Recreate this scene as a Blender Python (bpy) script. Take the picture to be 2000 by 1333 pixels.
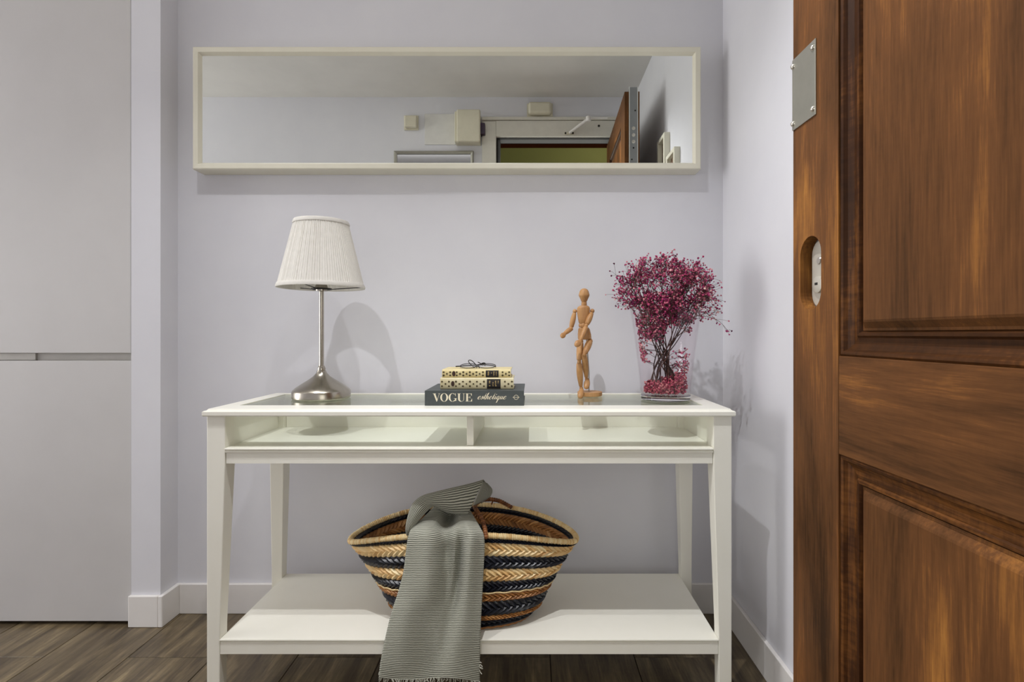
import bpy, bmesh, math, random
from mathutils import Vector, Matrix, noise

random.seed(7)
SC = bpy.context.scene
COL = SC.collection
for o in list(bpy.data.objects):
    bpy.data.objects.remove(o)

# ------------------------------------------------------------------ camera
F = 1020.0            # focal length in pixels of the 2000 px wide frame
CX, CY = 1038.0, 652.0   # vanishing point of the depth direction
H = 0.939             # camera height
cam_d = bpy.data.cameras.new('camera')
cam = bpy.data.objects.new('camera', cam_d)
COL.objects.link(cam)
cam_d.sensor_width = 36.0
cam_d.lens = 36.0 * F / 2000.0
cam_d.shift_x = -(CX - 1000.0) / 2000.0
cam_d.shift_y = (CY - 666.5) / 2000.0
cam_d.clip_start = 0.01
cam.location = (0, 0, H)
cam.rotation_euler = (math.pi / 2, 0, 0)
SC.camera = cam

# ------------------------------------------------------------------ world, light, exposure
world = bpy.data.worlds.new('world')
SC.world = world
world.use_nodes = True
world.node_tree.nodes['Background'].inputs[0].default_value = (0.6, 0.62, 0.66, 1)
world.node_tree.nodes['Background'].inputs[1].default_value = 0.3
SC.view_settings.view_transform = 'Standard'
SC.view_settings.look = 'None'
SC.view_settings.gamma = 1.0
SC.view_settings.use_curve_mapping = False
SC.view_settings.exposure = 0.1
SC.cycles.use_denoising = True
SC.cycles.max_bounces = 14
SC.cycles.diffuse_bounces = 8
SC.cycles.transparent_max_bounces = 24
SC.cycles.sample_clamp_indirect = 6.0

SPOT_POS = [(-0.76, 0.86, 2.405), (-0.16, 0.75, 2.405), (-1.95, 0.86, 2.405)]
SPOT_W = [44.0, 72.0, 6.0]
SPOT_TILT = [-4.0, 13.0, 0.0]          # degrees towards +x
for (p, w, t) in zip(SPOT_POS, SPOT_W, SPOT_TILT):
    ld = bpy.data.lights.new('downlight_lamp', 'SPOT')
    ld.energy = w
    ld.spot_size = math.radians(108)
    ld.spot_blend = 1.0
    ld.shadow_soft_size = 0.012
    ld.color = (0.98, 0.98, 1.0)
    lo = bpy.data.objects.new('downlight_lamp', ld)
    COL.objects.link(lo)
    lo.location = p
    lo.rotation_euler = (0, -math.radians(t), 0)
# unseen area lights added as fill: overhead, left end, landing
for (nm_, loc_, rot_, sx, sy, w, c_) in (
        ('ceiling_fill', (-0.75, 0.95, 2.412), (0, 0, 0), 1.4, 0.5, 2.4, (1.0, 0.97, 0.92)),
        ('hall_end_fill', (-4.94, 0.92, 1.2), (0, -math.pi / 2, 0), 2.2, 1.4, 70.0, (1.0, 0.985, 0.95)),
        ('landing_fill', (0.3, -1.27, 1.2), (math.pi / 2, 0, 0), 1.8, 1.3, 16.0, (1.0, 0.985, 0.95))):
    ld = bpy.data.lights.new(nm_, 'AREA')
    ld.shape = 'RECTANGLE'
    ld.size, ld.size_y = sx, sy
    ld.energy = w
    ld.color = c_
    lo = bpy.data.objects.new(nm_, ld)
    COL.objects.link(lo)
    lo.location = loc_
    lo.rotation_euler = rot_
ld = bpy.data.lights.new('landing_lamp', 'POINT')
ld.energy = 3.2
ld.color = (1.0, 0.93, 0.75)
ld.shadow_soft_size = 0.08
lo = bpy.data.objects.new('landing_lamp', ld)
COL.objects.link(lo)
lo.location = (0.7, -0.7, 2.55)


# ------------------------------------------------------------------ helpers
def P(px, py, d):
    """point seen at pixel (px, py) lying at distance d along the view"""
    return Vector(((px - CX) * d / F, d, H - (py - CY) * d / F))


def lin(c):
    r = []
    for v in c:
        v /= 255.0
        r.append(v / 12.92 if v <= 0.04045 else ((v + 0.055) / 1.055) ** 2.4)
    return tuple(r) + (1.0,)


class MB:
    def __init__(s):
        s.v, s.f, s.r, s.m, s.uv = [], [], [], [], None

    def add(s, vs, fs, rnd=0.0, mi=0):
        b = len(s.v)
        s.v += [Vector(v) for v in vs]
        s.r += [rnd] * len(vs)
        for f in fs:
            s.f.append(tuple(i + b for i in f))
            s.m.append(mi)
        return s

    def box(s, x0, x1, y0, y1, z0, z1, mi=0, rnd=0.0):
        vs = [(x, y, z) for z in (z0, z1) for y in (y0, y1) for x in (x0, x1)]
        return s.add(vs, [(0, 2, 3, 1), (4, 5, 7, 6), (0, 1, 5, 4), (2, 6, 7, 3), (0, 4, 6, 2), (1, 3, 7, 5)], rnd, mi)

    def hexa(s, lo, hi, mi=0):
        """lo, hi: four points each, same order"""
        return s.add(list(lo) + list(hi), [(0, 3, 2, 1), (4, 5, 6, 7), (0, 1, 5, 4), (1, 2, 6, 5), (2, 3, 7, 6), (3, 0, 4, 7)], 0, mi)

    def prism(s, poly, axis, a, b, mi=0):
        """poly in the two remaining axes (in xyz order) extruded from a to b along axis"""
        def mk(p, t):
            l = list(p)
            l.insert(axis, t)
            return tuple(l)
        n = len(poly)
        vs = [mk(p, a) for p in poly] + [mk(p, b) for p in poly]
        fs = [tuple(range(n - 1, -1, -1)), tuple(range(n, 2 * n))]
        fs += [(i, (i + 1) % n, n + (i + 1) % n, n + i) for i in range(n)]
        return s.add(vs, fs, 0, mi)

    def lathe(s, prof, c, seg=48, mi=0, mod=None, close=False):
        """prof: list of (r, z) ; around the vertical axis at c"""
        vs, fs = [], []
        n = len(prof)
        for i in range(seg):
            a = 2 * math.pi * i / seg
            for k, (r, z) in enumerate(prof):
                rr = mod(i, k, r) if mod else r
                vs.append((c[0] + rr * math.cos(a), c[1] + rr * math.sin(a), c[2] + z))
        for i in range(seg):
            j = (i + 1) % seg
            for k in range(n - 1 if not close else n):
                k2 = (k + 1) % n
                fs.append((i * n + k, j * n + k, j * n + k2, i * n + k2))
        s.add(vs, fs, 0, mi)
        if not close:
            b = len(s.v) - len(vs)
            if prof[0][0] > 1e-5:
                s.f.append(tuple(b + i * n for i in range(seg - 1, -1, -1))); s.m.append(mi)
            if prof[-1][0] > 1e-5:
                s.f.append(tuple(b + i * n + n - 1 for i in range(seg))); s.m.append(mi)
        return s

    def axis_lathe(s, p0, p1, prof, seg=20, mi=0, sx=1.0, side=None, rnd=0.0):
        """prof: (t, r) along p0..p1 ; flattened by sx in direction side"""
        p0, p1 = Vector(p0), Vector(p1)
        d = (p1 - p0)
        L = d.length
        d.normalize()
        u = Vector(side) if side is not None else (Vector((0, 1, 0)) if abs(d.y) < 0.9 else Vector((1, 0, 0)))
        u = (u - d * u.dot(d)).normalized()
        w = d.cross(u)
        n = len(prof)
        vs, fs = [], []
        for i in range(seg):
            a = 2 * math.pi * i / seg
            for (t, r) in prof:
                vs.append(p0 + d * (L * t) + u * (r * math.cos(a) * sx) + w * (r * math.sin(a)))
        for i in range(seg):
            j = (i + 1) % seg
            for k in range(n - 1):
                fs.append((i * n + k, j * n + k, j * n + k + 1, i * n + k + 1))
        b = len(s.v)
        s.add(vs, fs, rnd, mi)
        s.f.append(tuple(b + i * n for i in range(seg - 1, -1, -1))); s.m.append(mi)
        s.f.append(tuple(b + i * n + n - 1 for i in range(seg))); s.m.append(mi)
        return s

    def tube(s, path, r, n=8, mi=0, rnd=0.0, closed=False):
        path = [Vector(p) for p in path]
        m = len(path)
        rr = r if isinstance(r, (list, tuple)) else [r] * m
        vs, fs = [], []
        ref = None
        for i, p in enumerate(path):
            if closed:
                t = path[(i + 1) % m] - path[i - 1]
            else:
                t = path[min(i + 1, m - 1)] - path[max(i - 1, 0)]
            if t.length < 1e-9:
                t = Vector((0, 0, 1))
            t.normalize()
            if ref is None:
                ref = Vector((0, 0, 1)) if abs(t.z) < 0.8 else Vector((1, 0, 0))
            u = ref - t * ref.dot(t)
            if u.length < 1e-6:
                u = t.orthogonal()
            u.normalize()
            ref = u
            w = t.cross(u)
            for k in range(n):
                a = 2 * math.pi * k / n
                vs.append(p + u * (rr[i] * math.cos(a)) + w * (rr[i] * math.sin(a)))
        for i in range(m if closed else m - 1):
            i2 = (i + 1) % m
            for k in range(n):
                k2 = (k + 1) % n
                fs.append((i * n + k, i * n + k2, i2 * n + k2, i2 * n + k))
        b = len(s.v)
        s.add(vs, fs, rnd, mi)
        if not closed:
            s.f.append(tuple(b + k for k in range(n - 1, -1, -1))); s.m.append(mi)
            s.f.append(tuple(b + (m - 1) * n + k for k in range(n))); s.m.append(mi)
        return s

    def mesh(s, name, off=Vector((0, 0, 0)), smooth=None):
        me = bpy.data.meshes.new(name)
        me.from_pydata([tuple(v - off) for v in s.v], [], s.f)
        for p, mi in zip(me.polygons, s.m):
            p.material_index = mi
        if any(s.r):
            at = me.attributes.new('rnd', 'FLOAT', 'POINT')
            at.data.foreach_set('value', s.r)
        if s.uv:
            ul = me.uv_layers.new(name='UVMap')
            for lp in me.loops:
                ul.data[lp.index].uv = s.uv[lp.vertex_index]
        bm = bmesh.new()
        bm.from_mesh(me)
        bmesh.ops.recalc_face_normals(bm, faces=bm.faces)
        bm.to_mesh(me)
        bm.free()
        if smooth is not None:
            me.shade_smooth()
            me.set_sharp_from_angle(angle=math.radians(smooth))
        me.update()
        return me


def wloc(o):
    v = Vector((0, 0, 0))
    while o is not None:
        v = v + o.location
        o = o.parent
    return v


def tag(o, label=None, cat=None, group=None, kind=None):
    if label: o['label'] = label
    if cat: o['category'] = cat
    if group: o['group'] = group
    if kind: o['kind'] = kind
    return o


def thing(name, label, cat, loc, group=None, kind=None, rz=0.0):
    o = bpy.data.objects.new(name, None)
    COL.objects.link(o)
    o.location = loc
    o.rotation_euler = (0, 0, rz)
    o.empty_display_size = 0.05
    return tag(o, label, cat, group, kind)


def build(name, mb, mat, parent=None, smooth=None, bevel=0.0, label=None, kind=None, local=False, solid=0.0, seg=2, loc=None):
    off = Vector((0, 0, 0))
    if parent is not None and not local:
        off = wloc(parent)
    elif loc is not None:
        off = Vector(loc)
    me = mb.mesh(name, off, smooth)
    for m in (mat if isinstance(mat, (list, tuple)) else [mat]):
        me.materials.append(m)
    o = bpy.data.objects.new(name, me)
    COL.objects.link(o)
    if parent is not None:
        o.parent = parent
    elif loc is not None:
        o.location = loc
    if solid:
        md = o.modifiers.new('solid', 'SOLIDIFY')
        md.thickness = solid
        md.offset = 0
    if bevel:
        md = o.modifiers.new('bevel', 'BEVEL')
        md.width = bevel
        md.segments = seg
        md.limit_method = 'ANGLE'
        md.angle_limit = math.radians(40)
        md.harden_normals = False
    return tag(o, label, None, None, kind)


def structure(name, mb, mat, label, cat, **k):
    o = build(name, mb, mat, **k)
    return tag(o, label, cat, None, 'structure')


def rails(rect, prof, mp, inner=(0, 0, 0, 0)):
    """four mitred rails of a rectangular frame.
    rect = (u0, u1, v0, v1); prof = closed list of (inset, depth, isinner);
    mp(u, v, d) -> xyz ; inner = widths (bottom, right, top, left) added to the inner points"""
    u0, u1, v0, v1 = rect
    out = []
    cs = [(u0, v0, 1, 1), (u1, v0, -1, 1), (u1, v1, -1, -1), (u0, v1, 1, -1)]
    # side widths: bottom v0, right u1, top v1, left u0
    wu = [inner[3], inner[1], inner[1], inner[3]]
    wv = [inner[0], inner[0], inner[2], inner[2]]
    n = len(prof)
    for i in range(4):
        j = (i + 1) % 4
        vs = []
        for c in (i, j):
            u, v, su, sv = cs[c]
            for (ins, dep, inn) in prof:
                iu = ins + (wu[c] if inn else 0)
                iv = ins + (wv[c] if inn else 0)
                vs.append(mp(u + su * iu, v + sv * iv, dep))
        fs = [tuple(range(n - 1, -1, -1)), tuple(range(n, 2 * n))]
        fs += [(k, (k + 1) % n, n + (k + 1) % n, n + k) for k in range(n)]
        out.append(MB().add(vs, fs))
    return out


def catmull(pts, k):
    """resample a list of Vectors through Catmull-Rom, k steps per span"""
    out = []
    n = len(pts)
    for i in range(n - 1):
        p0, p1, p2, p3 = pts[max(i - 1, 0)], pts[i], pts[i + 1], pts[min(i + 2, n - 1)]
        for s in range(k):
            t = s / k
            out.append(0.5 * ((2 * p1) + (p2 - p0) * t + (2 * p0 - 5 * p1 + 4 * p2 - p3) * t * t + (3 * p1 - p0 - 3 * p2 + p3) * t ** 3))
    out.append(pts[-1].copy())
    return out


def sheet(grid, ku, kv):
    """smooth surface through a grid of control points; UV in metres along the rows (v)"""
    rows = [catmull([Vector(p) for p in r], ku) for r in grid]
    cols = list(zip(*rows))
    cols = [catmull(list(c), kv) for c in cols]
    nu, nv = len(cols), len(cols[0])
    mb = MB()
    vs = [cols[i][j] for j in range(nv) for i in range(nu)]
    fs = [(j * nu + i, j * nu + i + 1, (j + 1) * nu + i + 1, (j + 1) * nu + i) for j in range(nv - 1) for i in range(nu - 1)]
    mb.add(vs, fs)
    uv = [None] * len(vs)
    mid = nu // 2
    ln = [0.0]
    for j in range(1, nv):
        ln.append(ln[-1] + (cols[mid][j] - cols[mid][j - 1]).length)
    for j in range(nv):
        for i in range(nu):
            uv[j * nu + i] = (i / (nu - 1), ln[j])
    mb.uv = uv
    return mb


# ------------------------------------------------------------------ materials
def new_mat(name):
    m = bpy.data.materials.new(name)
    m.use_nodes = True
    return m, m.node_tree, m.node_tree.nodes['Principled BSDF']


def nd(nt, t, **k):
    n = nt.nodes.new(t)
    for a, b in k.items():
        setattr(n, a, b)
    return n


def coords(nt, scale=(1, 1, 1), kind='Object', loc=(0, 0, 0)):
    tc = nd(nt, 'ShaderNodeTexCoord')
    mp = nd(nt, 'ShaderNodeMapping')
    mp.inputs['Scale'].default_value = scale
    mp.inputs['Location'].default_value = loc
    nt.links.new(tc.outputs[kind], mp.inputs['Vector'])
    return mp.outputs['Vector']


def noise_tex(nt, vec, scale, detail=4, rough=0.6, dist=0.0):
    n = nd(nt, 'ShaderNodeTexNoise')
    n.inputs['Scale'].default_value = scale
    n.inputs['Detail'].default_value = detail
    n.inputs['Roughness'].default_value = rough
    n.inputs['Distortion'].default_value = dist
    nt.links.new(vec, n.inputs['Vector'])
    return n.outputs['Fac']


def ramp(nt, fac, stops):
    r = nd(nt, 'ShaderNodeValToRGB')
    els = r.color_ramp.elements
    while len(els) < len(stops):
        els.new(0.5)
    for e, (p, c) in zip(els, stops):
        e.position = p
        e.color = lin(c)
    nt.links.new(fac, r.inputs['Fac'])
    return r.outputs['Color']


def bump(nt, b, height, strength, dist=0.001):
    n = nd(nt, 'ShaderNodeBump')
    n.inputs['Strength'].default_value = strength
    n.inputs['Distance'].default_value = dist
    nt.links.new(height, n.inputs['Height'])
    nt.links.new(n.outputs['Normal'], b.inputs['Normal'])


def simple(name, c, rough=0.5, metal=0.0, c2=None, scale=20, bmp=0.0, spec=0.5, coat=0.0):
    m, nt, b = new_mat(name)
    b.inputs['Roughness'].default_value = rough
    b.inputs['Metallic'].default_value = metal
    b.inputs['Specular IOR Level'].default_value = spec
    b.inputs['Coat Weight'].default_value = coat
    c2 = c2 or tuple(max(0, v * 0.965) for v in c)
    v = coords(nt)
    f = noise_tex(nt, v, scale)
    nt.links.new(ramp(nt, f, [(0.3, c2), (0.7, c)]), b.inputs['Base Color'])
    if bmp:
        bump(nt, b, noise_tex(nt, v, scale * 12, 3), bmp)
    return m


def attr_mat(name, stops, rough=0.5, nscale=60, spec=0.5, bmp=0.0):
    """colour picked by the per-piece 'rnd' attribute, with a little grain"""
    m, nt, b = new_mat(name)
    at = nd(nt, 'ShaderNodeAttribute', attribute_name='rnd')
    f = noise_tex(nt, coords(nt), nscale)
    ma = nd(nt, 'ShaderNodeMath', operation='MULTIPLY_ADD')
    nt.links.new(f, ma.inputs[0])
    ma.inputs[1].default_value = 0.25
    sub = nd(nt, 'ShaderNodeMath', operation='SUBTRACT')
    nt.links.new(at.outputs['Fac'], sub.inputs[0])
    sub.inputs[1].default_value = 0.125
    nt.links.new(sub.outputs[0], ma.inputs[2])
    nt.links.new(ramp(nt, ma.outputs[0], stops), b.inputs['Base Color'])
    b.inputs['Roughness'].default_value = rough
    b.inputs['Specular IOR Level'].default_value = spec
    if bmp:
        bump(nt, b, f, bmp)
    return m


def wood(name, axis, stops, rough=0.4, fine=1.0, big=1.0, spec=0.5, ripple=0.25, rnd_obj=False, patch=0.0):
    """stained timber: long soft streaks plus fine fibres along axis"""
    m, nt, b = new_mat(name)
    def sc(a, s):
        v = [s, s, s]
        v[axis] = a
        return tuple(v)
    if rnd_obj:
        tc = nd(nt, 'ShaderNodeTexCoord')
        oi = nd(nt, 'ShaderNodeObjectInfo')
        mu = nd(nt, 'ShaderNodeVectorMath', operation='SCALE')
        mu.inputs['Scale'].default_value = 37.0
        cb = nd(nt, 'ShaderNodeCombineXYZ')
        for k in range(3):
            nt.links.new(oi.outputs['Random'], cb.inputs[k])
        nt.links.new(cb.outputs[0], mu.inputs[0])
        ad = nd(nt, 'ShaderNodeVectorMath', operation='ADD')
        nt.links.new(tc.outputs['Object'], ad.inputs[0])
        nt.links.new(mu.outputs[0], ad.inputs[1])
        base = ad.outputs[0]
    else:
        base = nd(nt, 'ShaderNodeTexCoord').outputs['Object']
    def mapped(s):
        mp = nd(nt, 'ShaderNodeMapping')
        mp.inputs['Scale'].default_value = s
        nt.links.new(base, mp.inputs['Vector'])
        return mp.outputs['Vector']
    f1 = noise_tex(nt, mapped(sc(1.6 * big, 11 * big)), 1.0, 5, 0.62, 0.6)
    f2 = noise_tex(nt, mapped(sc(11 * fine, 230 * fine)), 1.0, 4, 0.7)
    f3 = noise_tex(nt, mapped(sc(150 * fine, 40 * fine)), 1.0, 2, 0.5)
    def madd(x, k, y):
        n = nd(nt, 'ShaderNodeMath', operation='MULTIPLY_ADD')
        nt.links.new(x, n.inputs[0])
        n.inputs[1].default_value = k
        if isinstance(y, float):
            n.inputs[2].default_value = y
        else:
            nt.links.new(y, n.inputs[2])
        return n.outputs[0]
    f4 = noise_tex(nt, mapped(sc(1.3, 4.5)), 1.0, 4, 0.65, 1.2)
    t = madd(f1, 1.0, madd(f2, 0.46, madd(f3, ripple, madd(f4, patch, -0.24 - ripple / 2 - patch / 2))))
    nt.links.new(ramp(nt, t, stops), b.inputs['Base Color'])
    b.inputs['Roughness'].default_value = rough
    b.inputs['Specular IOR Level'].default_value = spec
    bump(nt, b, f2, 0.15, 0.0006)
    return m


def thin_glass(name, tint=(0.93, 0.96, 0.94), graze=0.8, rough=0.0):
    m = bpy.data.materials.new(name)
    m.use_nodes = True
    nt = m.node_tree
    nt.nodes.clear()
    out = nd(nt, 'ShaderNodeOutputMaterial')
    tr = nd(nt, 'ShaderNodeBsdfTransparent')
    tr.inputs[0].default_value = tint + (1,)
    gl = nd(nt, 'ShaderNodeBsdfGlossy')
    gl.inputs['Roughness'].default_value = rough
    lw = nd(nt, 'ShaderNodeLayerWeight')
    pw = nd(nt, 'ShaderNodeMath', operation='POWER')
    nt.links.new(lw.outputs['Facing'], pw.inputs[0])
    pw.inputs[1].default_value = 4.0
    fr = nd(nt, 'ShaderNodeMath', operation='MULTIPLY_ADD')
    nt.links.new(pw.outputs[0], fr.inputs[0])
    fr.inputs[1].default_value = graze
    fr.inputs[2].default_value = 0.02
    mx = nd(nt, 'ShaderNodeMixShader')
    nt.links.new(fr.outputs[0], mx.inputs[0])
    nt.links.new(tr.outputs[0], mx.inputs[1])
    nt.links.new(gl.outputs[0], mx.inputs[2])
    nt.links.new(mx.outputs[0], out.inputs['Surface'])
    return m


M = {}
M['wall'] = simple('wall_paint', (219, 219, 224), 0.62, c2=(215, 215, 221), scale=6, bmp=0.06, spec=0.3)
M['ceiling'] = simple('ceiling_paint', (222, 220, 216), 0.8, scale=4, spec=0.2)
M['white_trim'] = simple('white_skirting', (232, 229, 226), 0.4, scale=5)
M['cupboard'] = simple('cupboard_lacquer', (199, 197, 196), 0.5, c2=(195, 193, 192), scale=5, bmp=0.03)
M['channel'] = simple('grip_channel', (200, 197, 190), 0.5)
M['cream'] = simple('cream_lacquer', (241, 239, 228), 0.33, c2=(238, 236, 224), scale=7, bmp=0.02)
M['frame'] = simple('cream_frame', (226, 223, 206), 0.4, c2=(221, 217, 200), scale=9)
M['casing'] = simple('casing_paint', (216, 213, 202), 0.5)
M['plastic'] = simple('ivory_plastic', (212, 207, 186), 0.45)
M['cover'] = simple('cover_plate', (222, 221, 217), 0.5)
M['violet'] = simple('violet_plastic', (52, 26, 62), 0.35)
M['steel'] = simple('brushed_steel', (178, 176, 166), 0.38, 0.85, scale=40)
M['edge_steel'] = simple('grey_steel', (150, 152, 152), 0.45, 0.55, scale=30)
M['bright_edge'] = simple('bright_edge', (222, 222, 218), 0.4, 0.2)
M['dark'] = simple('dark_recess', (24, 20, 17), 0.7)
M['nickel'] = simple('brushed_nickel', (178, 172, 160), 0.24, 1.0, scale=30)
M['screw'] = simple('screw_metal', (205, 200, 190), 0.3, 0.9)
M['lock'] = simple('lock_metal', (205, 200, 188), 0.4, 0.5)
M['shade'] = simple('shade_fabric', (222, 219, 212), 0.85, scale=80, spec=0.15)
M['landing'] = simple('landing_paint', (146, 146, 88), 0.7, scale=3)
M['grout'] = simple('floor_joint', (40, 33, 27), 0.8)
M['book'] = simple('book_cloth', (66, 72, 72), 0.55, c2=(58, 64, 64), scale=60)
M['page'] = simple('page_edge', (226, 218, 196), 0.8, scale=120)
M['cream_book'] = simple('cream_cover', (222, 208, 158), 0.5, c2=(206, 188, 134), scale=30)
M['cream_book2'] = simple('cream_cover_pale', (214, 205, 170), 0.5, c2=(198, 186, 146), scale=30)
M['print_dark'] = simple('print_olive', (74, 62, 30), 0.6)
M['print_brown'] = simple('print_brown', (58, 34, 20), 0.6)
M['label_black'] = simple('label_black', (24, 18, 17), 0.45)
M['gold'] = simple('gilt_print', (196, 168, 104), 0.4)
M['lettering'] = simple('title_print', (226, 218, 192), 0.5)
M['wire'] = simple('dark_wire', (46, 44, 42), 0.35, 0.6)
M['lens'] = thin_glass('lens_glass', (0.97, 0.97, 0.96), 0.9)
M['table_glass'] = thin_glass('table_glass', (0.93, 0.955, 0.93), 0.75)
M['vase'] = thin_glass('vase_glass', (0.985, 0.97, 0.978), 0.30)
M['pine'] = wood('pale_beech', 2, [(0.25, (160, 112, 66)), (0.5, (184, 138, 88)), (0.8, (202, 160, 110))], 0.48, 1.6, 3.0, ripple=0.08)
WD = [(0.22, (52, 33, 17)), (0.40, (84, 55, 31)), (0.58, (106, 69, 39)), (0.73, (144, 96, 48)), (0.91, (196, 138, 68))]
M['door_v'] = wood('door_stain_upright', 2, WD, 0.5, 1.0, 1.0, spec=0.1, ripple=0.04, patch=0.75)
M['door_h'] = wood('door_stain_across', 1, WD, 0.5, 1.0, 1.2, spec=0.1, ripple=0.04, patch=0.75)
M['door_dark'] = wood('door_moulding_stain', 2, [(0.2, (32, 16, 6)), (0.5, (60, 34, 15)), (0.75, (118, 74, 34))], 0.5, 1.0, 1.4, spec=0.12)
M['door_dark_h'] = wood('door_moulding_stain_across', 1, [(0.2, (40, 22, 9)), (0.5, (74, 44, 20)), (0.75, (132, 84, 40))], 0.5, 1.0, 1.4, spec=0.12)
M['brown_frame'] = simple('brown_frame', (58, 27, 13), 0.8, spec=0.0)
M['dull_steel'] = simple('dull_steel', (112, 112, 114), 0.6, 0.1, spec=0.2)
M['plank'] = wood('wood_look_plank', 1, [(0.2, (50, 41, 30)), (0.42, (84, 72, 54)), (0.58, (112, 98, 74)), (0.74, (150, 134, 102)), (0.88, (172, 160, 138))], 0.36, 0.55, 2.0, ripple=0.06, rnd_obj=True)
M['straw'] = attr_mat('natural_straw', [(0.0, (150, 104, 54)), (0.3, (200, 156, 96)), (0.6, (226, 192, 134)), (1.0, (240, 220, 172))], 0.5, 90, bmp=0.2)
M['tan_straw'] = attr_mat('tan_straw', [(0.0, (112, 70, 34)), (0.4, (150, 100, 52)), (0.8, (182, 130, 74)), (1.0, (206, 160, 104))], 0.5, 90, bmp=0.2)
M['navy_straw'] = attr_mat('navy_straw', [(0.0, (12, 13, 19)), (0.5, (22, 24, 33)), (0.85, (34, 37, 48)), (1.0, (58, 58, 64))], 0.33, 90, bmp=0.2)
M['straw_lining'] = simple('straw_lining', (74, 50, 28), 0.8, c2=(40, 27, 16), scale=60)
M['cord'] = attr_mat('brown_cord', [(0.0, (84, 46, 20)), (0.5, (122, 72, 34)), (1.0, (158, 102, 54))], 0.55, 90)
M['stem'] = attr_mat('dry_stem', [(0.0, (40, 22, 22)), (0.6, (66, 36, 34)), (1.0, (92, 60, 46))], 0.7, 60)
M['blossom'] = attr_mat('dyed_blossom', [(0.0, (66, 18, 46)), (0.2, (118, 32, 78)), (0.42, (160, 52, 98)), (0.62, (184, 84, 112)), (0.8, (206, 132, 142)), (1.0, (226, 184, 180))], 0.8, 300, spec=0.2)
M['petal'] = attr_mat('fallen_blossom_colour', [(0.0, (98, 26, 48)), (0.35, (150, 52, 80)), (0.65, (184, 88, 106)), (1.0, (222, 156, 152))], 0.8, 300, spec=0.2)


def mirror_mat():
    m, nt, b = new_mat('mirror_silver')
    b.inputs['Base Color'].default_value = (0.93, 0.955, 0.92, 1)
    b.inputs['Metallic'].default_value = 1.0
    b.inputs['Roughness'].default_value = 0.0
    return m


M['mirror'] = mirror_mat()
mm, nt, b = new_mat('panel_glass')
b.inputs['Base Color'].default_value = (0.46, 0.46, 0.50, 1)
b.inputs['Metallic'].default_value = 1.0
b.inputs['Roughness'].default_value = 0.12
M['panel_glass'] = mm
mm, nt, b = new_mat('vase_base_glass')
b.inputs['Base Color'].default_value = (0.98, 0.96, 0.97, 1)
b.inputs['Transmission Weight'].default_value = 1.0
b.inputs['Roughness'].default_value = 0.0
b.inputs['IOR'].default_value = 1.45
M['vase_base'] = mm
mm, nt, b = new_mat('lamp_lens')
b.inputs['Emission Color'].default_value = (1, 0.98, 0.96, 1)
b.inputs['Emission Strength'].default_value = 9.0
M['lamp_lens'] = mm


def cloth_mat():
    m, nt, b = new_mat('ribbed_cloth')
    tc = nd(nt, 'ShaderNodeTexCoord')
    sp = nd(nt, 'ShaderNodeSeparateXYZ')
    nt.links.new(tc.outputs['UV'], sp.inputs[0])
    wob = noise_tex(nt, coords(nt), 45, 2)
    a = nd(nt, 'ShaderNodeMath', operation='MULTIPLY_ADD')
    nt.links.new(wob, a.inputs[0]); a.inputs[1].default_value = 0.0022
    nt.links.new(sp.outputs['Y'], a.inputs[2])
    s = nd(nt, 'ShaderNodeMath', operation='MULTIPLY')
    nt.links.new(a.outputs[0], s.inputs[0]); s.inputs[1].default_value = 2 * math.pi / 0.0041
    si = nd(nt, 'ShaderNodeMath', operation='SINE')
    nt.links.new(s.outputs[0], si.inputs[0])
    h = nd(nt, 'ShaderNodeMath', operation='MULTIPLY_ADD')
    nt.links.new(si.outputs[0], h.inputs[0]); h.inputs[1].default_value = 0.5; h.inputs[2].default_value = 0.5
    nt.links.new(ramp(nt, h.outputs[0], [(0.08, (80, 81, 73)), (0.40, (150, 151, 138)), (0.9, (194, 194, 180))]), b.inputs['Base Color'])  # grooves between the ribs darkened in the colour, imitating their shade
    b.inputs['Roughness'].default_value = 0.9
    b.inputs['Specular IOR Level'].default_value = 0.1
    b.inputs['Sheen Weight'].default_value = 0.1
    bump(nt, b, h.outputs[0], 0.7, 0.001)
    return m


M['cloth'] = cloth_mat()

# ------------------------------------------------------------------ the room
YW = 1.76      # wall behind the table
YE = 0.14      # entrance wall (behind the lens, seen in the mirror)
XR = 0.645     # right wall
XL = -5.0     # far left end of the hall
ZC = 2.425     # ceiling
structure('wall_back', MB().box(-1.30, XR + 0.12, YW, YW + 0.12, -0.02, ZC), M['wall'], 'pale lavender white wall behind the console table', 'wall')
structure('wall_right', MB().box(XR, XR + 0.12, -0.02, YW, -0.02, ZC), M['wall'], 'white side wall between the console and the brown door', 'wall')
structure('wall_left', MB().box(XL - 0.12, XL, YE, 2.3, -0.02, ZC), M['wall'], 'white end wall of the hall past the built-in cupboard', 'wall')
structure('ceiling', MB().box(XL - 0.12, XR + 0.12, -0.02, 2.3, ZC, ZC + 0.1), M['ceiling'], 'white hall ceiling seen in the long mirror', 'ceiling')
DX0, DX1, DZ = -0.221, 0.50, 2.17     # entrance opening
mb = MB().box(XL, DX0 - 0.0, YE - 0.16, YE, -0.02, ZC)
mb.box(DX1, XR, YE - 0.16, YE, -0.02, ZC)
mb.box(DX0, DX1, YE - 0.16, YE, DZ, ZC)
structure('wall_front', mb, M['wall'], 'white entrance wall around the open doorway, seen in the mirror', 'wall')
structure('trim_1', MB().box(-1.286, -1.192, 1.678, YW, -0.02, ZC), M['wall'], 'slim white pilaster beside the built-in cupboard', 'pillar')

structure('wall_hall', MB().box(XL, -2.632, 1.678, 1.80, -0.02, ZC), M['wall'], 'white hall wall beyond the built-in cupboard', 'wall')
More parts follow.
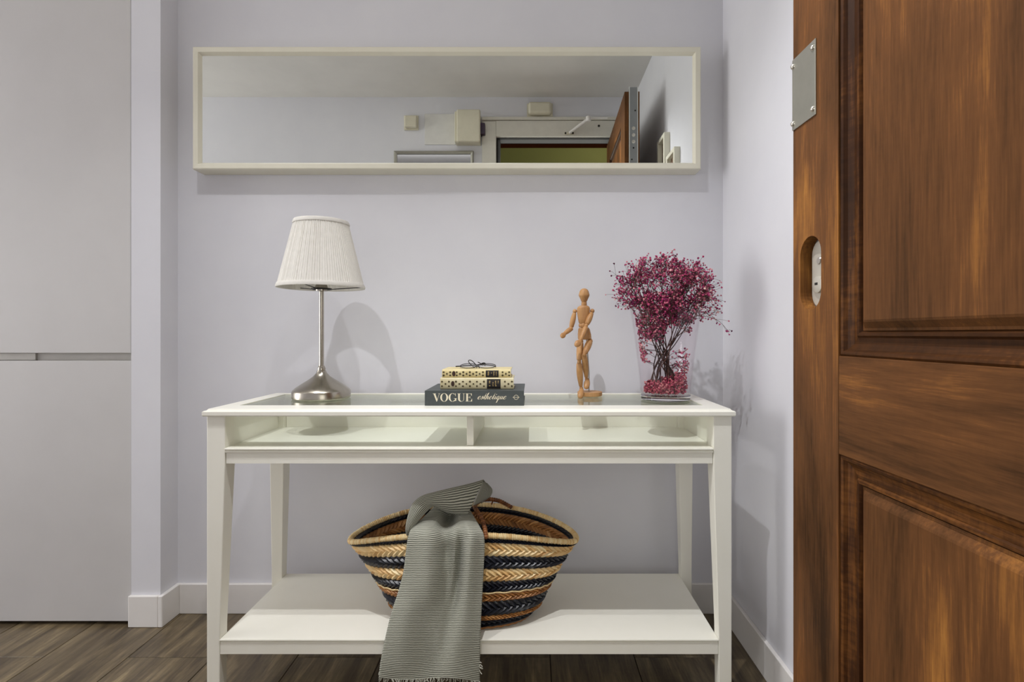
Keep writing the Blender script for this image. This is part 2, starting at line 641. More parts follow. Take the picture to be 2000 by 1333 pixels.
# skirting
def skirt(name, x0, x1, y0, y1, label):
    structure(name, MB().box(x0, x1, y0, y1, 0.0, 0.1), M['white_trim'], label, 'baseboard', bevel=0.0025)
skirt('baseboard_back', -1.178, XR - 0.012, YW - 0.013, YW, 'white skirting along the wall behind the console')
skirt('baseboard_right', XR - 0.012, XR, 0.52, YW, 'white skirting along the right side wall')
skirt('baseboard_left', -1.192, -1.178, 1.666, YW, 'white skirting on the side of the pilaster')
skirt('baseboard_front', -1.288, -1.192, 1.666, 1.678, 'white skirting across the front of the pilaster')

# floor: dark bed with the wood-look planks lying on it
fl = structure('floor', MB().box(XL - 0.12, XR + 0.12, -0.02, 2.3, -0.05, -0.0035), M['grout'], 'grey brown wood-look plank floor of the hall', 'floor')
PW, PL = 0.245, 1.0
k = -9
while True:
    xa = -1.171 + k * PW
    if xa > XR: break
    y = (1.515 if k % 2 == 0 else 1.015) - 3 * PL
    while y < 1.76:
        x0, x1 = max(xa + 0.001, -3.2), min(xa + PW - 0.001, XR)
        y0, y1 = max(y + 0.001, -0.02), min(y + PL - 0.001, 1.755)
        if y1 - y0 > 0.03 and x1 - x0 > 0.02:
            mbp = MB().box(x0, x1, y0, y1, -0.0035, random.uniform(-0.0004, 0.0))
            c = Vector(((x0 + x1) / 2, (y0 + y1) / 2, 0))
            o = build('plank', mbp, M['plank'], loc=c, bevel=0.0012, seg=1)
            o.parent = fl
        y += PL
    k += 1

# landing outside the entrance
structure('wall_landing', MB().box(-1.6, 1.9, -1.42, -1.3, -0.1, 2.9), M['landing'], 'olive green landing wall beyond the doorway', 'wall')
mb = MB().box(-1.7, -1.6, -1.3, -0.02, -0.1, 2.9).box(1.9, 2.0, -1.3, -0.02, -0.1, 2.9)
mb.box(XR, 1.9, -0.14, -0.02, -0.1, 2.9).box(-1.7, XR, -0.14, -0.021, ZC + 0.1, 2.9)
structure('wall_stairwell', mb, M['landing'], 'olive green side walls of the landing', 'wall')
structure('floor_landing', MB().box(-1.7, 2.0, -1.42, -0.02, -0.12, -0.02), M['grout'], 'dark floor of the landing outside', 'floor')
structure('ceiling_landing', MB().box(-1.7, 2.0, -1.42, -0.0, 2.9, 3.0), M['ceiling'], 'ceiling of the landing outside', 'ceiling')

# entrance door casing, metal frame and brown outer frame (one trim piece each)
cz = thing('trim_2', 'cream door casing and steel frame around the entrance, seen in the mirror', 'door frame', (DX0, YE, 0), kind='structure')
build('side_casing', MB().box(DX0 - 0.088, DX0, YE, YE + 0.018, 0, 2.268), M['casing'], cz, bevel=0.002)
build('lintel_casing', MB().box(DX0, DX1 + 0.05, YE, YE + 0.024, DZ, 2.268), M['casing'], cz, bevel=0.002)
build('top_strip', MB().box(DX0 - 0.088, DX1 + 0.05, YE, YE + 0.030, 2.271, 2.290), M['casing'], cz, bevel=0.002)
mb = MB().box(DX0 + 0.001, DX0 + 0.022, YE - 0.09, YE - 0.02, 0, DZ - 0.001).box(DX0 + 0.022, DX1 - 0.001, YE - 0.09, YE - 0.02, DZ - 0.005, DZ - 0.001)
build('steel_frame', mb, M['dull_steel'], cz, bevel=0.001)
build('gasket', MB().box(DX0 + 0.001, DX0 + 0.010, YE - 0.0195, YE - 0.001, 0, DZ - 0.001).box(DX0 + 0.010, DX1 - 0.001, YE - 0.0195, YE - 0.001, DZ - 0.004, DZ - 0.001), M['dark'], cz)
build('outer_frame', MB().box(DX0 + 0.001, DX0 + 0.014, YE - 0.159, YE - 0.091, 0, DZ - 0.001).box(DX0 + 0.014, DX1 - 0.001, YE - 0.159, YE - 0.091, DZ - 0.008, DZ - 0.001), M['brown_frame'], cz)
build('screw_hole', MB().axis_lathe((0.42, YE + 0.024, 2.235), (0.42, YE + 0.0255, 2.235), [(0, 0.007), (1, 0.007)], 14), M['dark'], cz)

# fittings on the entrance wall
def wall_box(name, x0, x1, z0, z1, dep, mat, label, cat, bev=0.004):
    return tag(build(name, MB().box(x0, x1, YE, YE + dep, z0, z1), mat, loc=((x0 + x1) / 2, YE, z0), bevel=bev), label, cat)
bx = thing('doorbell_box', 'small ivory doorbell box high on the entrance wall, seen in the mirror', 'doorbell', (-0.752, YE, 2.215))
build('backplate', MB().box(-0.798, -0.708, YE, YE + 0.012, 2.215, 2.305), M['plastic'], bx, bevel=0.002)
build('cover', MB().box(-0.788, -0.714, YE + 0.012, YE + 0.045, 2.222, 2.294), M['plastic'], bx, bevel=0.006)
wall_box('cover_plate', -0.67, -0.478, 2.125, 2.318, 0.006, M['cover'], 'flat white cover plate left of the electrical box, seen in the mirror', 'plate', 0.001)
bx = thing('electrical_box', 'cream electrical box left of the doorway, seen in the mirror', 'fuse box', (-0.39, YE, 2.11))
build('body', MB().box(-0.472, -0.318, YE, YE + 0.075, 2.118, 2.305), M['plastic'], bx, bevel=0.004)
build('lid', MB().box(-0.456, -0.312, YE + 0.075, YE + 0.105, 2.108, 2.306), M['plastic'], bx, bevel=0.008)
wall_box('phone_socket', -0.317, -0.288, 2.175, 2.245, 0.05, M['violet'], 'dark violet gadget on the side of the electrical box, seen in the mirror', 'socket', 0.004)
bx = thing('emergency_light', 'rounded ivory emergency light above the doorway, seen in the mirror', 'light', (0.05, YE, 2.292))
build('backplate', MB().box(-0.028, 0.133, YE, YE + 0.02, 2.291, 2.380), M['plastic'], bx, bevel=0.006)
build('diffuser', MB().box(-0.020, 0.125, YE + 0.02, YE + 0.062, 2.296, 2.374), M['plastic'], bx, bevel=0.018, seg=4)
bx = thing('framed_panel', 'silver framed glossy panel on the entrance wall left of the doorway', 'framed panel', (-0.61, YE, 1.5))
prof = [(0, 0, 0), (0, 0.022, 0), (0.006, 0.028, 0), (0.018, 0.02, 0), (0.018, 0, 0)]
for r in rails((-0.859, -0.362, 1.5, 2.08), prof, lambda u, v, d: (u, YE + d, v)):
    build('frame_rail', r, M['steel'], bx)
build('glass', MB().box(-0.843, -0.378, YE + 0.001, YE + 0.012, 1.516, 2.064), M['panel_glass'], bx)
bx = thing('door_closer', 'white door closer arm on the door lintel, seen in the mirror', 'door closer', (0.235, YE + 0.024, 2.18))
build('foot_plate', MB().box(0.205, 0.265, YE + 0.024, YE + 0.030, 2.178, 2.196), M['plastic'], bx, bevel=0.002)
for x in (0.212, 0.258):
    build('screw', MB().axis_lathe((x, YE + 0.030, 2.187), (x, YE + 0.032, 2.187), [(0, 0.006), (1, 0.006)], 12), M['dark'], bx)
build('arm', MB().tube([(0.235, YE + 0.036, 2.187), (0.29, YE + 0.07, 2.215), (0.345, YE + 0.10, 2.245)], [0.008, 0.010, 0.011], 10), M['white_trim'], bx, smooth=40)
build('pivot', MB().axis_lathe((0.347, YE + 0.10, 2.232), (0.347, YE + 0.10, 2.262), [(0, 0.014), (0.1, 0.016), (0.9, 0.016), (1, 0.014)], 16), M['white_trim'], bx, smooth=40)
build('rod', MB().tube([(0.347, YE + 0.10, 2.252), (0.462, YE + 0.115, 2.246)], 0.005, 8), M['white_trim'], bx, smooth=40)

# pictures on the right wall (hidden by the door, seen in the mirror)
def picture(label, y0, y1, z0, z1, dep):
    t = thing('picture_frame', label, 'picture', (XR, (y0 + y1) / 2, z0), group='small framed pictures on the right wall')
    w = 0.018
    prof = [(0, 0, 0), (0, dep, 0), (w, dep, 0), (w, 0, 0)]
    for r in rails((y0, y1, z0, z1), prof, lambda u, v, d: (XR - d, u, v)):
        build('frame_rail', r, M['frame'], t, bevel=0.0015)
    build('print', MB().box(XR - 0.008, XR - 0.001, y0 + w, y1 - w, z0 + w, z1 - w), M['art'], t)
def art():
    m, nt, b = new_mat('picture_print')
    f = noise_tex(nt, coords(nt), 28, 5)
    nt.links.new(ramp(nt, f, [(0.3, (50, 38, 30)), (0.5, (112, 88, 70)), (0.7, (196, 180, 160))]), b.inputs['Base Color'])
    return m
M['art'] = art()
picture('taller cream framed picture on the right wall behind the door, seen in the mirror', 0.855, 0.99, 1.61, 1.878, 0.028)
picture('lower cream framed picture on the right wall nearer the mirror', 1.015, 1.155, 1.56, 1.752, 0.026)

# recessed spotlights that light the hall
for i, p in enumerate(SPOT_POS):
    t = thing('downlight', ['recessed ceiling spotlight over the table lamp end of the console', 'recessed ceiling spotlight over the mannequin end of the console',
                            'recessed ceiling spotlight in front of the built-in cupboard'][i], 'ceiling light', (p[0], p[1], ZC), group='recessed hall spotlights')
    build('ring', MB().lathe([(0.036, -0.001), (0.036, -0.006), (0.046, -0.006), (0.05, -0.001)], (p[0], p[1], ZC), 32, close=True), M['white_trim'], t, smooth=30)
    build('lens', MB().lathe([(0.0, -0.004), (0.035, -0.004), (0.035, -0.001)], (p[0], p[1], ZC), 32), M['lamp_lens'], t)

# ------------------------------------------------------------------ built-in cupboard at the left
cb = thing('built_in_cupboard', 'flush white built-in cupboard with handleless doors left of the pilaster', 'cupboard', (-1.9, 1.7, 0))
build('carcass', MB().box(-2.63, -1.289, 1.722, 2.2, 0.0, ZC - 0.003), M['dark'], cb)
for (x0, x1) in ((-1.889, -1.2895), (-2.492, -1.893)):
    build('lower_door', MB().box(x0, x1, 1.682, 1.704, 0.012, 0.8515), M['cupboard'], cb, bevel=0.0012)
    build('upper_door', MB().box(x0, x1, 1.680, 1.702, 0.8765, ZC - 0.006), M['cupboard'], cb, bevel=0.0012)
build('filler_panel', MB().box(-2.628, -2.495, 1.682, 1.704, 0.012, ZC - 0.006), M['cupboard'], cb, bevel=0.0012)
build('grip_channel', MB().box(-1.6135, -1.2895, 1.706, 1.721, 0.840, 0.890), M['channel'], cb)
build('grip_channel', MB().box(-2.492, -1.6145, 1.700, 1.721, 0.8525, 0.8755), M['channel'], cb, bevel=0.001)

# ------------------------------------------------------------------ wall mirror
mx0, mx1, mz0, mz1 = -1.102, 0.551, 1.474, 1.873
YF = 1.697
mr = thing('wall_mirror', 'long horizontal mirror with cream frame hung above the console', 'mirror', (-0.27, YW, mz0))
D = YW - YF
prof = [(0, 0.001, 0), (0, D - 0.003, 0), (0.003, D, 0), (0.017, D - 0.001, 0), (0.024, D - 0.012, 0), (0.024, 0.001, 0)]
for r in rails((mx0, mx1, mz0, mz1), prof, lambda u, v, d: (u, YW - d, v)):
    build('frame_rail', r, M['frame'], mr)
build('mirror_glass', MB().box(mx0 + 0.0225, mx1 - 0.0225, YF + 0.013, YF + 0.017, mz0 + 0.0225, mz1 - 0.0225), M['mirror'], mr)
build('backing_board', MB().box(mx0 + 0.0225, mx1 - 0.0225, YF + 0.0172, YF + 0.022, mz0 + 0.0225, mz1 - 0.0225), M['dark'], mr)

# ------------------------------------------------------------------ console table
tx0, tx1, ty0, ty1 = -0.821, 0.509, 1.300, 1.672
tb = thing('console_table', 'cream white console table with glass top and open display tray', 'console table', ((tx0 + tx1) / 2, (ty0 + ty1) / 2, 0))
prof = [(0.010, 0.732, 0), (0.002, 0.732, 0), (0.0, 0.735, 0), (0.0, 0.7435, 0), (0.0025, 0.7455, 0), (0.0075, 0.7465, 0), (0.010, 0.75, 0), (0.0, 0.75, 1), (0.0, 0.732, 1)]
WI = (0.076, 0.055, 0.040, 0.052)      # front, right, back, left rail widths
for r in rails((tx0, tx1, ty0, ty1), prof, lambda u, v, d: (u, v, d), WI):
    build('top_rail', r, M['cream'], tb)
build('glass_pane', MB().box(tx0 + WI[3] - 0.004, tx1 - WI[1] + 0.004, ty0 + WI[0] - 0.004, ty1 - WI[2] + 0.004, 0.7425, 0.7485), M['table_glass'], tb)
def leg(xo, yo, sx, sy):
    """outer corner (xo, yo); the leg grows inwards by sx, sy"""
    mb = MB()
    lv = [(0.7319, 0.0455), (0.605, 0.0455), (0.20, 0.033), (0.0, 0.0315)]
    def ring(z, w):
        return [(xo, yo, z), (xo + sx * w, yo, z), (xo + sx * w, yo + sy * w, z), (xo, yo + sy * w, z)]
    rs = [ring(*l) for l in lv]
    vs = [p for r in rs for p in r]
    fs = [(0, 1, 2, 3), (12, 13, 14, 15)]
    for k in range(3):
        for i in range(4):
            j = (i + 1) % 4
            fs.append((k * 4 + i, k * 4 + j, k * 4 + 4 + j, k * 4 + 4 + i))
    mb.add(vs, fs)
    build('leg', mb, M['cream'], tb, bevel=0.0018)
lx0, lx1, ly0, ly1 = tx0 + 0.007, tx1 - 0.007, ty0 + 0.009, ty1 - 0.004
leg(lx0, ly0, 1, 1); leg(lx1, ly0, -1, 1); leg(lx0, ly1, 1, -1); leg(lx1, ly1, -1, -1)
# display tray under the glass
build('side_panel', MB().box(lx0 + 0.010, lx0 + 0.028, ly0 + 0.046, ly1 - 0.046, 0.612, 0.7318), M['cream'], tb)
build('side_panel', MB().box(lx1 - 0.028, lx1 - 0.010, ly0 + 0.046, ly1 - 0.046, 0.612, 0.7318), M['cream'], tb)
build('back_panel', MB().box(lx0 + 0.046, lx1 - 0.046, ly1 - 0.030, ly1 - 0.014, 0.612, 0.7318), M['cream'], tb)
build('tray_floor', MB().box(lx0 + 0.029, lx1 - 0.029, ly0 + 0.047, ly1 - 0.031, 0.634, 0.646), M['cream'], tb)
xa, xb = lx0 + 0.047, lx1 - 0.049
fr = MB().prism([(ly0 + 0.003, 0.6125), (ly0 + 0.003, 0.6405), (ly0 - 0.001, 0.6405), (ly0 - 0.002, 0.6425), (ly0 - 0.001, 0.6445), (ly0 + 0.0015, 0.6450), (ly0 + 0.0015, 0.6468),
                 (ly0 - 0.003, 0.6472), (ly0 - 0.004, 0.6495), (ly0 - 0.003, 0.6520), (ly0 + 0.024, 0.6525), (ly0 + 0.0455, 0.6465), (ly0 + 0.0455, 0.6125)], 0, xa, xb + 0.002)
build('front_rail', fr, M['cream'], tb)
build('divider', MB().box(-0.1655, -0.148, ly0 + 0.026, ly1 - 0.031, 0.6528, 0.7318), M['cream'], tb, bevel=0.001)
# lower shelf with a stepped front edge
sz0, sz1 = 0.1345, 0.1725
sh = MB().prism([(ly0 + 0.001, sz0), (ly0 + 0.001, 0.1635), (ly0 + 0.003, 0.1645), (ly0 + 0.003, 0.1665), (ly0 - 0.001, 0.168), (ly0 - 0.0018, 0.170), (ly0 - 0.001, 0.1722), (ly0 + 0.003, sz1),
                 (ly1 - 0.002, sz1), (ly1 - 0.002, sz0)], 0, lx0 + 0.0335, lx1 - 0.0335)
build('lower_shelf', sh, M['cream'], tb)

# ------------------------------------------------------------------ table lamp
LX, LY, ZT = -0.617, 1.535, 0.75
lp = thing('table_lamp', 'brushed nickel table lamp with pleated white shade at left end', 'lamp', (LX, LY, ZT))
build('base', MB().lathe([(0.0, 0.0), (0.079, 0.0), (0.0815, 0.003), (0.0815, 0.020), (0.079, 0.024), (0.070, 0.032), (0.054, 0.043), (0.038, 0.053), (0.024, 0.063), (0.0145, 0.074), (0.0125, 0.080), (0.0, 0.080)], (LX, LY, ZT), 64), M['nickel'], lp, smooth=35)
build('pole', MB().lathe([(0.0, 0.080), (0.0105, 0.080), (0.0115, 0.086), (0.009, 0.092), (0.0068, 0.096), (0.0066, 0.315), (0.0, 0.315)], (LX, LY, ZT), 32), M['nickel'], lp, smooth=35)
sk = build('socket', MB().lathe([(0.0, 0.312), (0.017, 0.314), (0.018, 0.325), (0.015, 0.334), (0.015, 0.385), (0.0, 0.386)], (LX, LY, ZT), 28), M['nickel'], lp, smooth=35)
ring = MB().lathe([(0.026, 0.318), (0.029, 0.318), (0.029, 0.322), (0.026, 0.322)], (LX, LY, ZT), 28, close=True)
for k in range(3):
    a = 2 * math.pi * k / 3 + 0.4
    ring.tube([(LX + 0.027 * math.cos(a), LY + 0.027 * math.sin(a), ZT + 0.320), (LX + 0.1175 * math.cos(a), LY + 0.1175 * math.sin(a), ZT + 0.329)], 0.0013, 6)
build('shade_carrier', ring, M['wire'], lp)
zb, zt, rb, rt = 0.323, 0.519, 0.1200, 0.0735
NP = 104
rng = random.Random(3)
ph = [rng.uniform(-0.35, 0.35) for _ in range(NP)]
def pleat(i, k, r):
    q = (i % 4)
    return r + (0.0011 if q in (1, 2) else -0.0007) * (1.0 + ph[(i // 4) % NP])
build('lamp_shade', MB().lathe([(rb + (rt - rb) * t, zb + (zt - zb) * t) for t in (0.012, 0.25, 0.5, 0.75, 0.985)] + [(rb + (rt - rb) * t - 0.0035, zb + (zt - zb) * t) for t in (0.985, 0.75, 0.5, 0.25, 0.012)], (LX, LY, ZT), NP * 4, mod=pleat, close=True), M['shade'], lp, smooth=50)
def band(t0, t1, nm):
    r0, r1 = rb + (rt - rb) * t0, rb + (rt - rb) * t1
    build(nm, MB().lathe([(r0 - 0.003, zb + (zt - zb) * t0), (r0 + 0.0022, zb + (zt - zb) * t0 - 0.0005), (r0 + 0.0030, zb + (zt - zb) * (t0 * 0.7 + t1 * 0.3)), (r1 + 0.0026, zb + (zt - zb) * t1), (r1 - 0.003, zb + (zt - zb) * t1)], (LX, LY, ZT), 96, close=True), M['shade'], lp, smooth=50)
band(0.0, 0.060, 'bottom_trim'); band(0.945, 1.0, 'top_trim')

# ------------------------------------------------------------------ books
LAY = [0]
def lift(p, k=0):
    return (p[0], p[1] - LAY[0] * 3e-6 - k * 6e-7, p[2])
def ribbon(mb, pts, w, mp, dz=0.0):
    """flat pen stroke: pts (x, y[, width factor]) -> quads"""
    LAY[0] += 1
    q = [Vector((p[0], p[1])) for p in pts]
    ws = [(p[2] if len(p) > 2 else 1.0) * w for p in pts]
    L, R = [], []
    for i, p in enumerate(q):
        t = q[min(i + 1, len(q) - 1)] - q[max(i - 1, 0)]
        if t.length < 1e-9: t = Vector((1, 0))
        t.normalize()
        n = Vector((-t.y, t.x)) * ws[i] / 2
        L.append(lift(mp(p.x + n.x, p.y + n.y), i)); R.append(lift(mp(p.x - n.x, p.y - n.y), i))
    n = len(q)
    mb.add(L + R, [(i, i + 1, n + i + 1, n + i) for i in range(n - 1)])

def poly(mb, pts, mp):
    LAY[0] += 1
    mb.add([lift(mp(*p)) for p in pts], [tuple(range(len(pts)))])

def ell(cx, cy, rx, ry, a0, a1, n=28):
    return [(cx + rx * math.cos(math.radians(a0 + (a1 - a0) * i / n)), cy + ry * math.sin(math.radians(a0 + (a1 - a0) * i / n))) for i in range(n + 1)]

def ringpoly(mb, o, i, mp):
    n = len(o)
    LAY[0] += 1
    mb.add([lift(mp(*p)) for p in o] + [lift(mp(*p)) for p in i], [(k, k + 1, n + k + 1, n + k) for k in range(n - 1)])

def word_vogue(mb, mp):
    """high-contrast serif capitals, cap height 1; mp maps (x, y)"""
    x = 0.0
    T = 0.035
    g = lambda dx: (lambda u, v: mp(dx + u, v))
    m = g(0.0)   # V
    poly(m_ := mb, [(0.06, 1), (0.30, 1), (0.60, 0.16), (0.505, -0.02), (0.45, -0.02)], m)
    poly(mb, [(0.80, 1), (0.845, 1), (0.52, -0.02), (0.48, -0.02)], m)
    poly(mb, [(-0.03, 1), (-0.03, 1 - T), (0.40, 1 - T), (0.40, 1)], m); poly(mb, [(0.67, 1), (0.67, 1 - T), (0.95, 1 - T), (0.95, 1)], m)
    m = g(0.93)  # O
    ringpoly(mb, ell(0.50, 0.5, 0.50, 0.53, 0, 360, 48), ell(0.50, 0.5, 0.275, 0.495, 0, 360, 48), m)
    m = g(1.99)  # G
    ringpoly(mb, ell(0.50, 0.5, 0.50, 0.53, 52, 318, 44), ell(0.50, 0.5, 0.27, 0.495, 52, 318, 44), m)
    poly(mb, [(0.80, 0.40), (0.80, 0.06), (0.90, 0.06), (0.98, 0.10), (0.98, 0.40)], m)
    poly(mb, [(0.66, 0.40), (0.66, 0.40 - T), (1.06, 0.40 - T), (1.06, 0.40)], m)
    poly(mb, [(0.80, 0.95), (0.90, 1.02), (0.90, 0.66), (0.86, 0.66)], m)
    m = g(3.10)  # U
    poly(mb, [(0.10, 1), (0.33, 1), (0.33, 0.30), (0.10, 0.30)], m)
    ringpoly(mb, ell(0.475, 0.30, 0.375, 0.33, 180, 360, 24), ell(0.56, 0.30, 0.23, 0.285, 180, 360, 24), m)
    poly(mb, [(0.79, 1), (0.85, 1), (0.85, 0.30), (0.79, 0.30)], m)
    poly(mb, [(0.0, 1), (0.0, 1 - T), (0.44, 1 - T), (0.44, 1)], m); poly(mb, [(0.68, 1), (0.68, 1 - T), (0.96, 1 - T), (0.96, 1)], m)
    m = g(4.13)  # E
    poly(mb, [(0.10, 1), (0.33, 1), (0.33, 0), (0.10, 0)], m)
    for (a, b_, s) in ((0.0, 0.80, 1.0), (0.33, 0.60, 0.53), (0.0, 0.84, T)):
        poly(mb, [(a, s), (a, s - T), (b_, s - T), (b_, s)], m)
    poly(mb, [(0.80, 1), (0.80, 0.70), (0.765, 0.70), (0.66, 0.965)], m)
    poly(mb, [(0.84, 0), (0.84, 0.34), (0.805, 0.34), (0.68, 0.03)], m)
    poly(mb, [(0.60, 0.66), (0.60, 0.36), (0.57, 0.36), (0.52, 0.515), (0.57, 0.66)], m)

def word_esthetique(mb, mp):
    """slanted script; x-height 1"""
    S = 0.30
    def at(dx):
        return lambda u, v: mp(dx + u + S * v, v)
    W = 0.15
    def e(dx):
        ribbon(mb, [(0.02, 0.45, .5), (0.30, 0.55, .5), (0.46, 0.78, .6), (0.36, 0.98, .6), (0.18, 0.90, .8), (0.06, 0.55, 1.2), (0.10, 0.18, 1.2), (0.26, 0.02, .8), (0.46, 0.14, .5), (0.60, 0.34, .4)], W, at(dx))
    def s_(dx):
        ribbon(mb, [(0.0, 0.30, .4), (0.20, 0.80, .5), (0.30, 1.02, .7), (0.34, 0.70, 1.2), (0.38, 0.30, 1.3), (0.24, 0.04, .8), (0.06, 0.10, .8)], W, at(dx))
    def t(dx):
        ribbon(mb, [(0.0, 0.3, .4), (0.16, 0.9, .6), (0.20, 1.9, 1.2), (0.18, 0.9, 1.2), (0.16, 0.25, 1.1), (0.24, 0.02, .7), (0.44, 0.26, .4)], W, at(dx))
        ribbon(mb, [(0.04, 1.10, .6), (0.40, 1.12, .6)], W * 0.7, at(dx))
    def h(dx):
        ribbon(mb, [(0.0, 0.4, .4), (0.24, 1.5, .6), (0.22, 2.0, .6), (0.10, 1.7, .9), (0.08, 0.0, 1.2)], W, at(dx))
        ribbon(mb, [(0.08, 0.35, .4), (0.24, 0.86, .6), (0.38, 0.96, .8), (0.42, 0.7, 1.2), (0.40, 0.2, 1.2), (0.48, 0.02, .7), (0.66, 0.26, .4)], W, at(dx))
    def i_(dx):
        ribbon(mb, [(0.0, 0.36, .4), (0.14, 0.95, 1.0), (0.12, 0.2, 1.2), (0.20, 0.02, .7), (0.38, 0.28, .4)], W, at(dx))
        ribbon(mb, [(0.14, 1.36, 1.0), (0.14, 1.52, 1.0)], W * 1.1, at(dx))
    def q(dx):
        ribbon(mb, [(0.44, 0.86, .6), (0.26, 0.98, .7), (0.08, 0.66, 1.2), (0.08, 0.2, 1.2), (0.22, 0.02, .7), (0.42, 0.36, .5), (0.46, 0.96, .7), (0.44, 0.1, 1.2), (0.42, -0.85, 1.2), (0.34, -0.98, .6)], W, at(dx))
        ribbon(mb, [(0.42, -0.5, .4), (0.70, 0.2, .4)], W, at(dx))
    def u(dx):
        ribbon(mb, [(0.0, 0.4, .4), (0.12, 0.95, 1.0), (0.10, 0.25, 1.2), (0.22, 0.02, .7), (0.40, 0.3, .5), (0.46, 0.95, .8), (0.44, 0.22, 1.2), (0.52, 0.02, .7), (0.70, 0.3, .4)], W, at(dx))
    x = 0.0
    for fn, adv in ((e, .60), (s_, .52), (t, .44), (h, .68), (e, .60), (t, .44), (i_, .40), (q, .68), (u, .70), (e, .6)):
        fn(x); x += adv

b1 = thing('book', 'large dark grey fashion book with pale serif title on its spine', 'book', (-0.149, 1.465, 0.7501), group='books stacked on the console')
x0, x1, y0, y1, z0, z1 = -0.2795, -0.0195, 1.367, 1.562, 0.7501, 0.7895
build('cover', MB().prism([(y0, z0), (y1, z0), (y1, z0 + 0.0035), (y0 + 0.004, z0 + 0.0035), (y0 + 0.004, z1 - 0.0035), (y1, z1 - 0.0035), (y1, z1), (y0, z1)], 0, x0, x1), M['book'], b1, bevel=0.0008)
build('pages', MB().box(x0 + 0.004, x1 - 0.004, y0 + 0.0042, y1 - 0.005, z0 + 0.0036, z1 - 0.0036), M['page'], b1)
mb = MB()
hh = 0.0160; w0 = P(845.5, 0, y0).x; zz = P(0, 784.5, y0).z
kx = (P(922.5, 0, y0).x - w0) / 5.0
word_vogue(mb, lambda x, y: (w0 + x * kx, y0 - 0.0004, zz + y * P(0, 769.0, y0).z - y * zz))
build('title_lettering', mb, M['lettering'], b1, label='pale serif title lettering on the spine')
mb = MB()
w1 = P(932, 0, y0).x; zz1 = P(0, 780.5, y0).z
kx1 = (P(992, 0, y0).x - w1) / 6.1
word_esthetique(mb, lambda x, y: (w1 + x * kx1, y0 - 0.0004, zz1 + y * 0.0089))
build('subtitle_lettering', mb, M['lettering'], b1, label='pale slanted script lettering on the spine')
mb = MB()
lc = P(1008, 776.5, y0)
mpl = lambda x, y: (lc.x + x, y0 - 0.0004, lc.z + y)
ringpoly(mb, ell(0, 0, 0.0063, 0.0063, 0, 360, 32), ell(0, 0, 0.0053, 0.0053, 0, 360, 32), mpl)
ribbon(mb, [(-0.0090, 0), (0.0090, 0)], 0.0011, mpl)
build('publisher_mark', mb, M['lettering'], b1, label='round pale emblem with a bar across it')

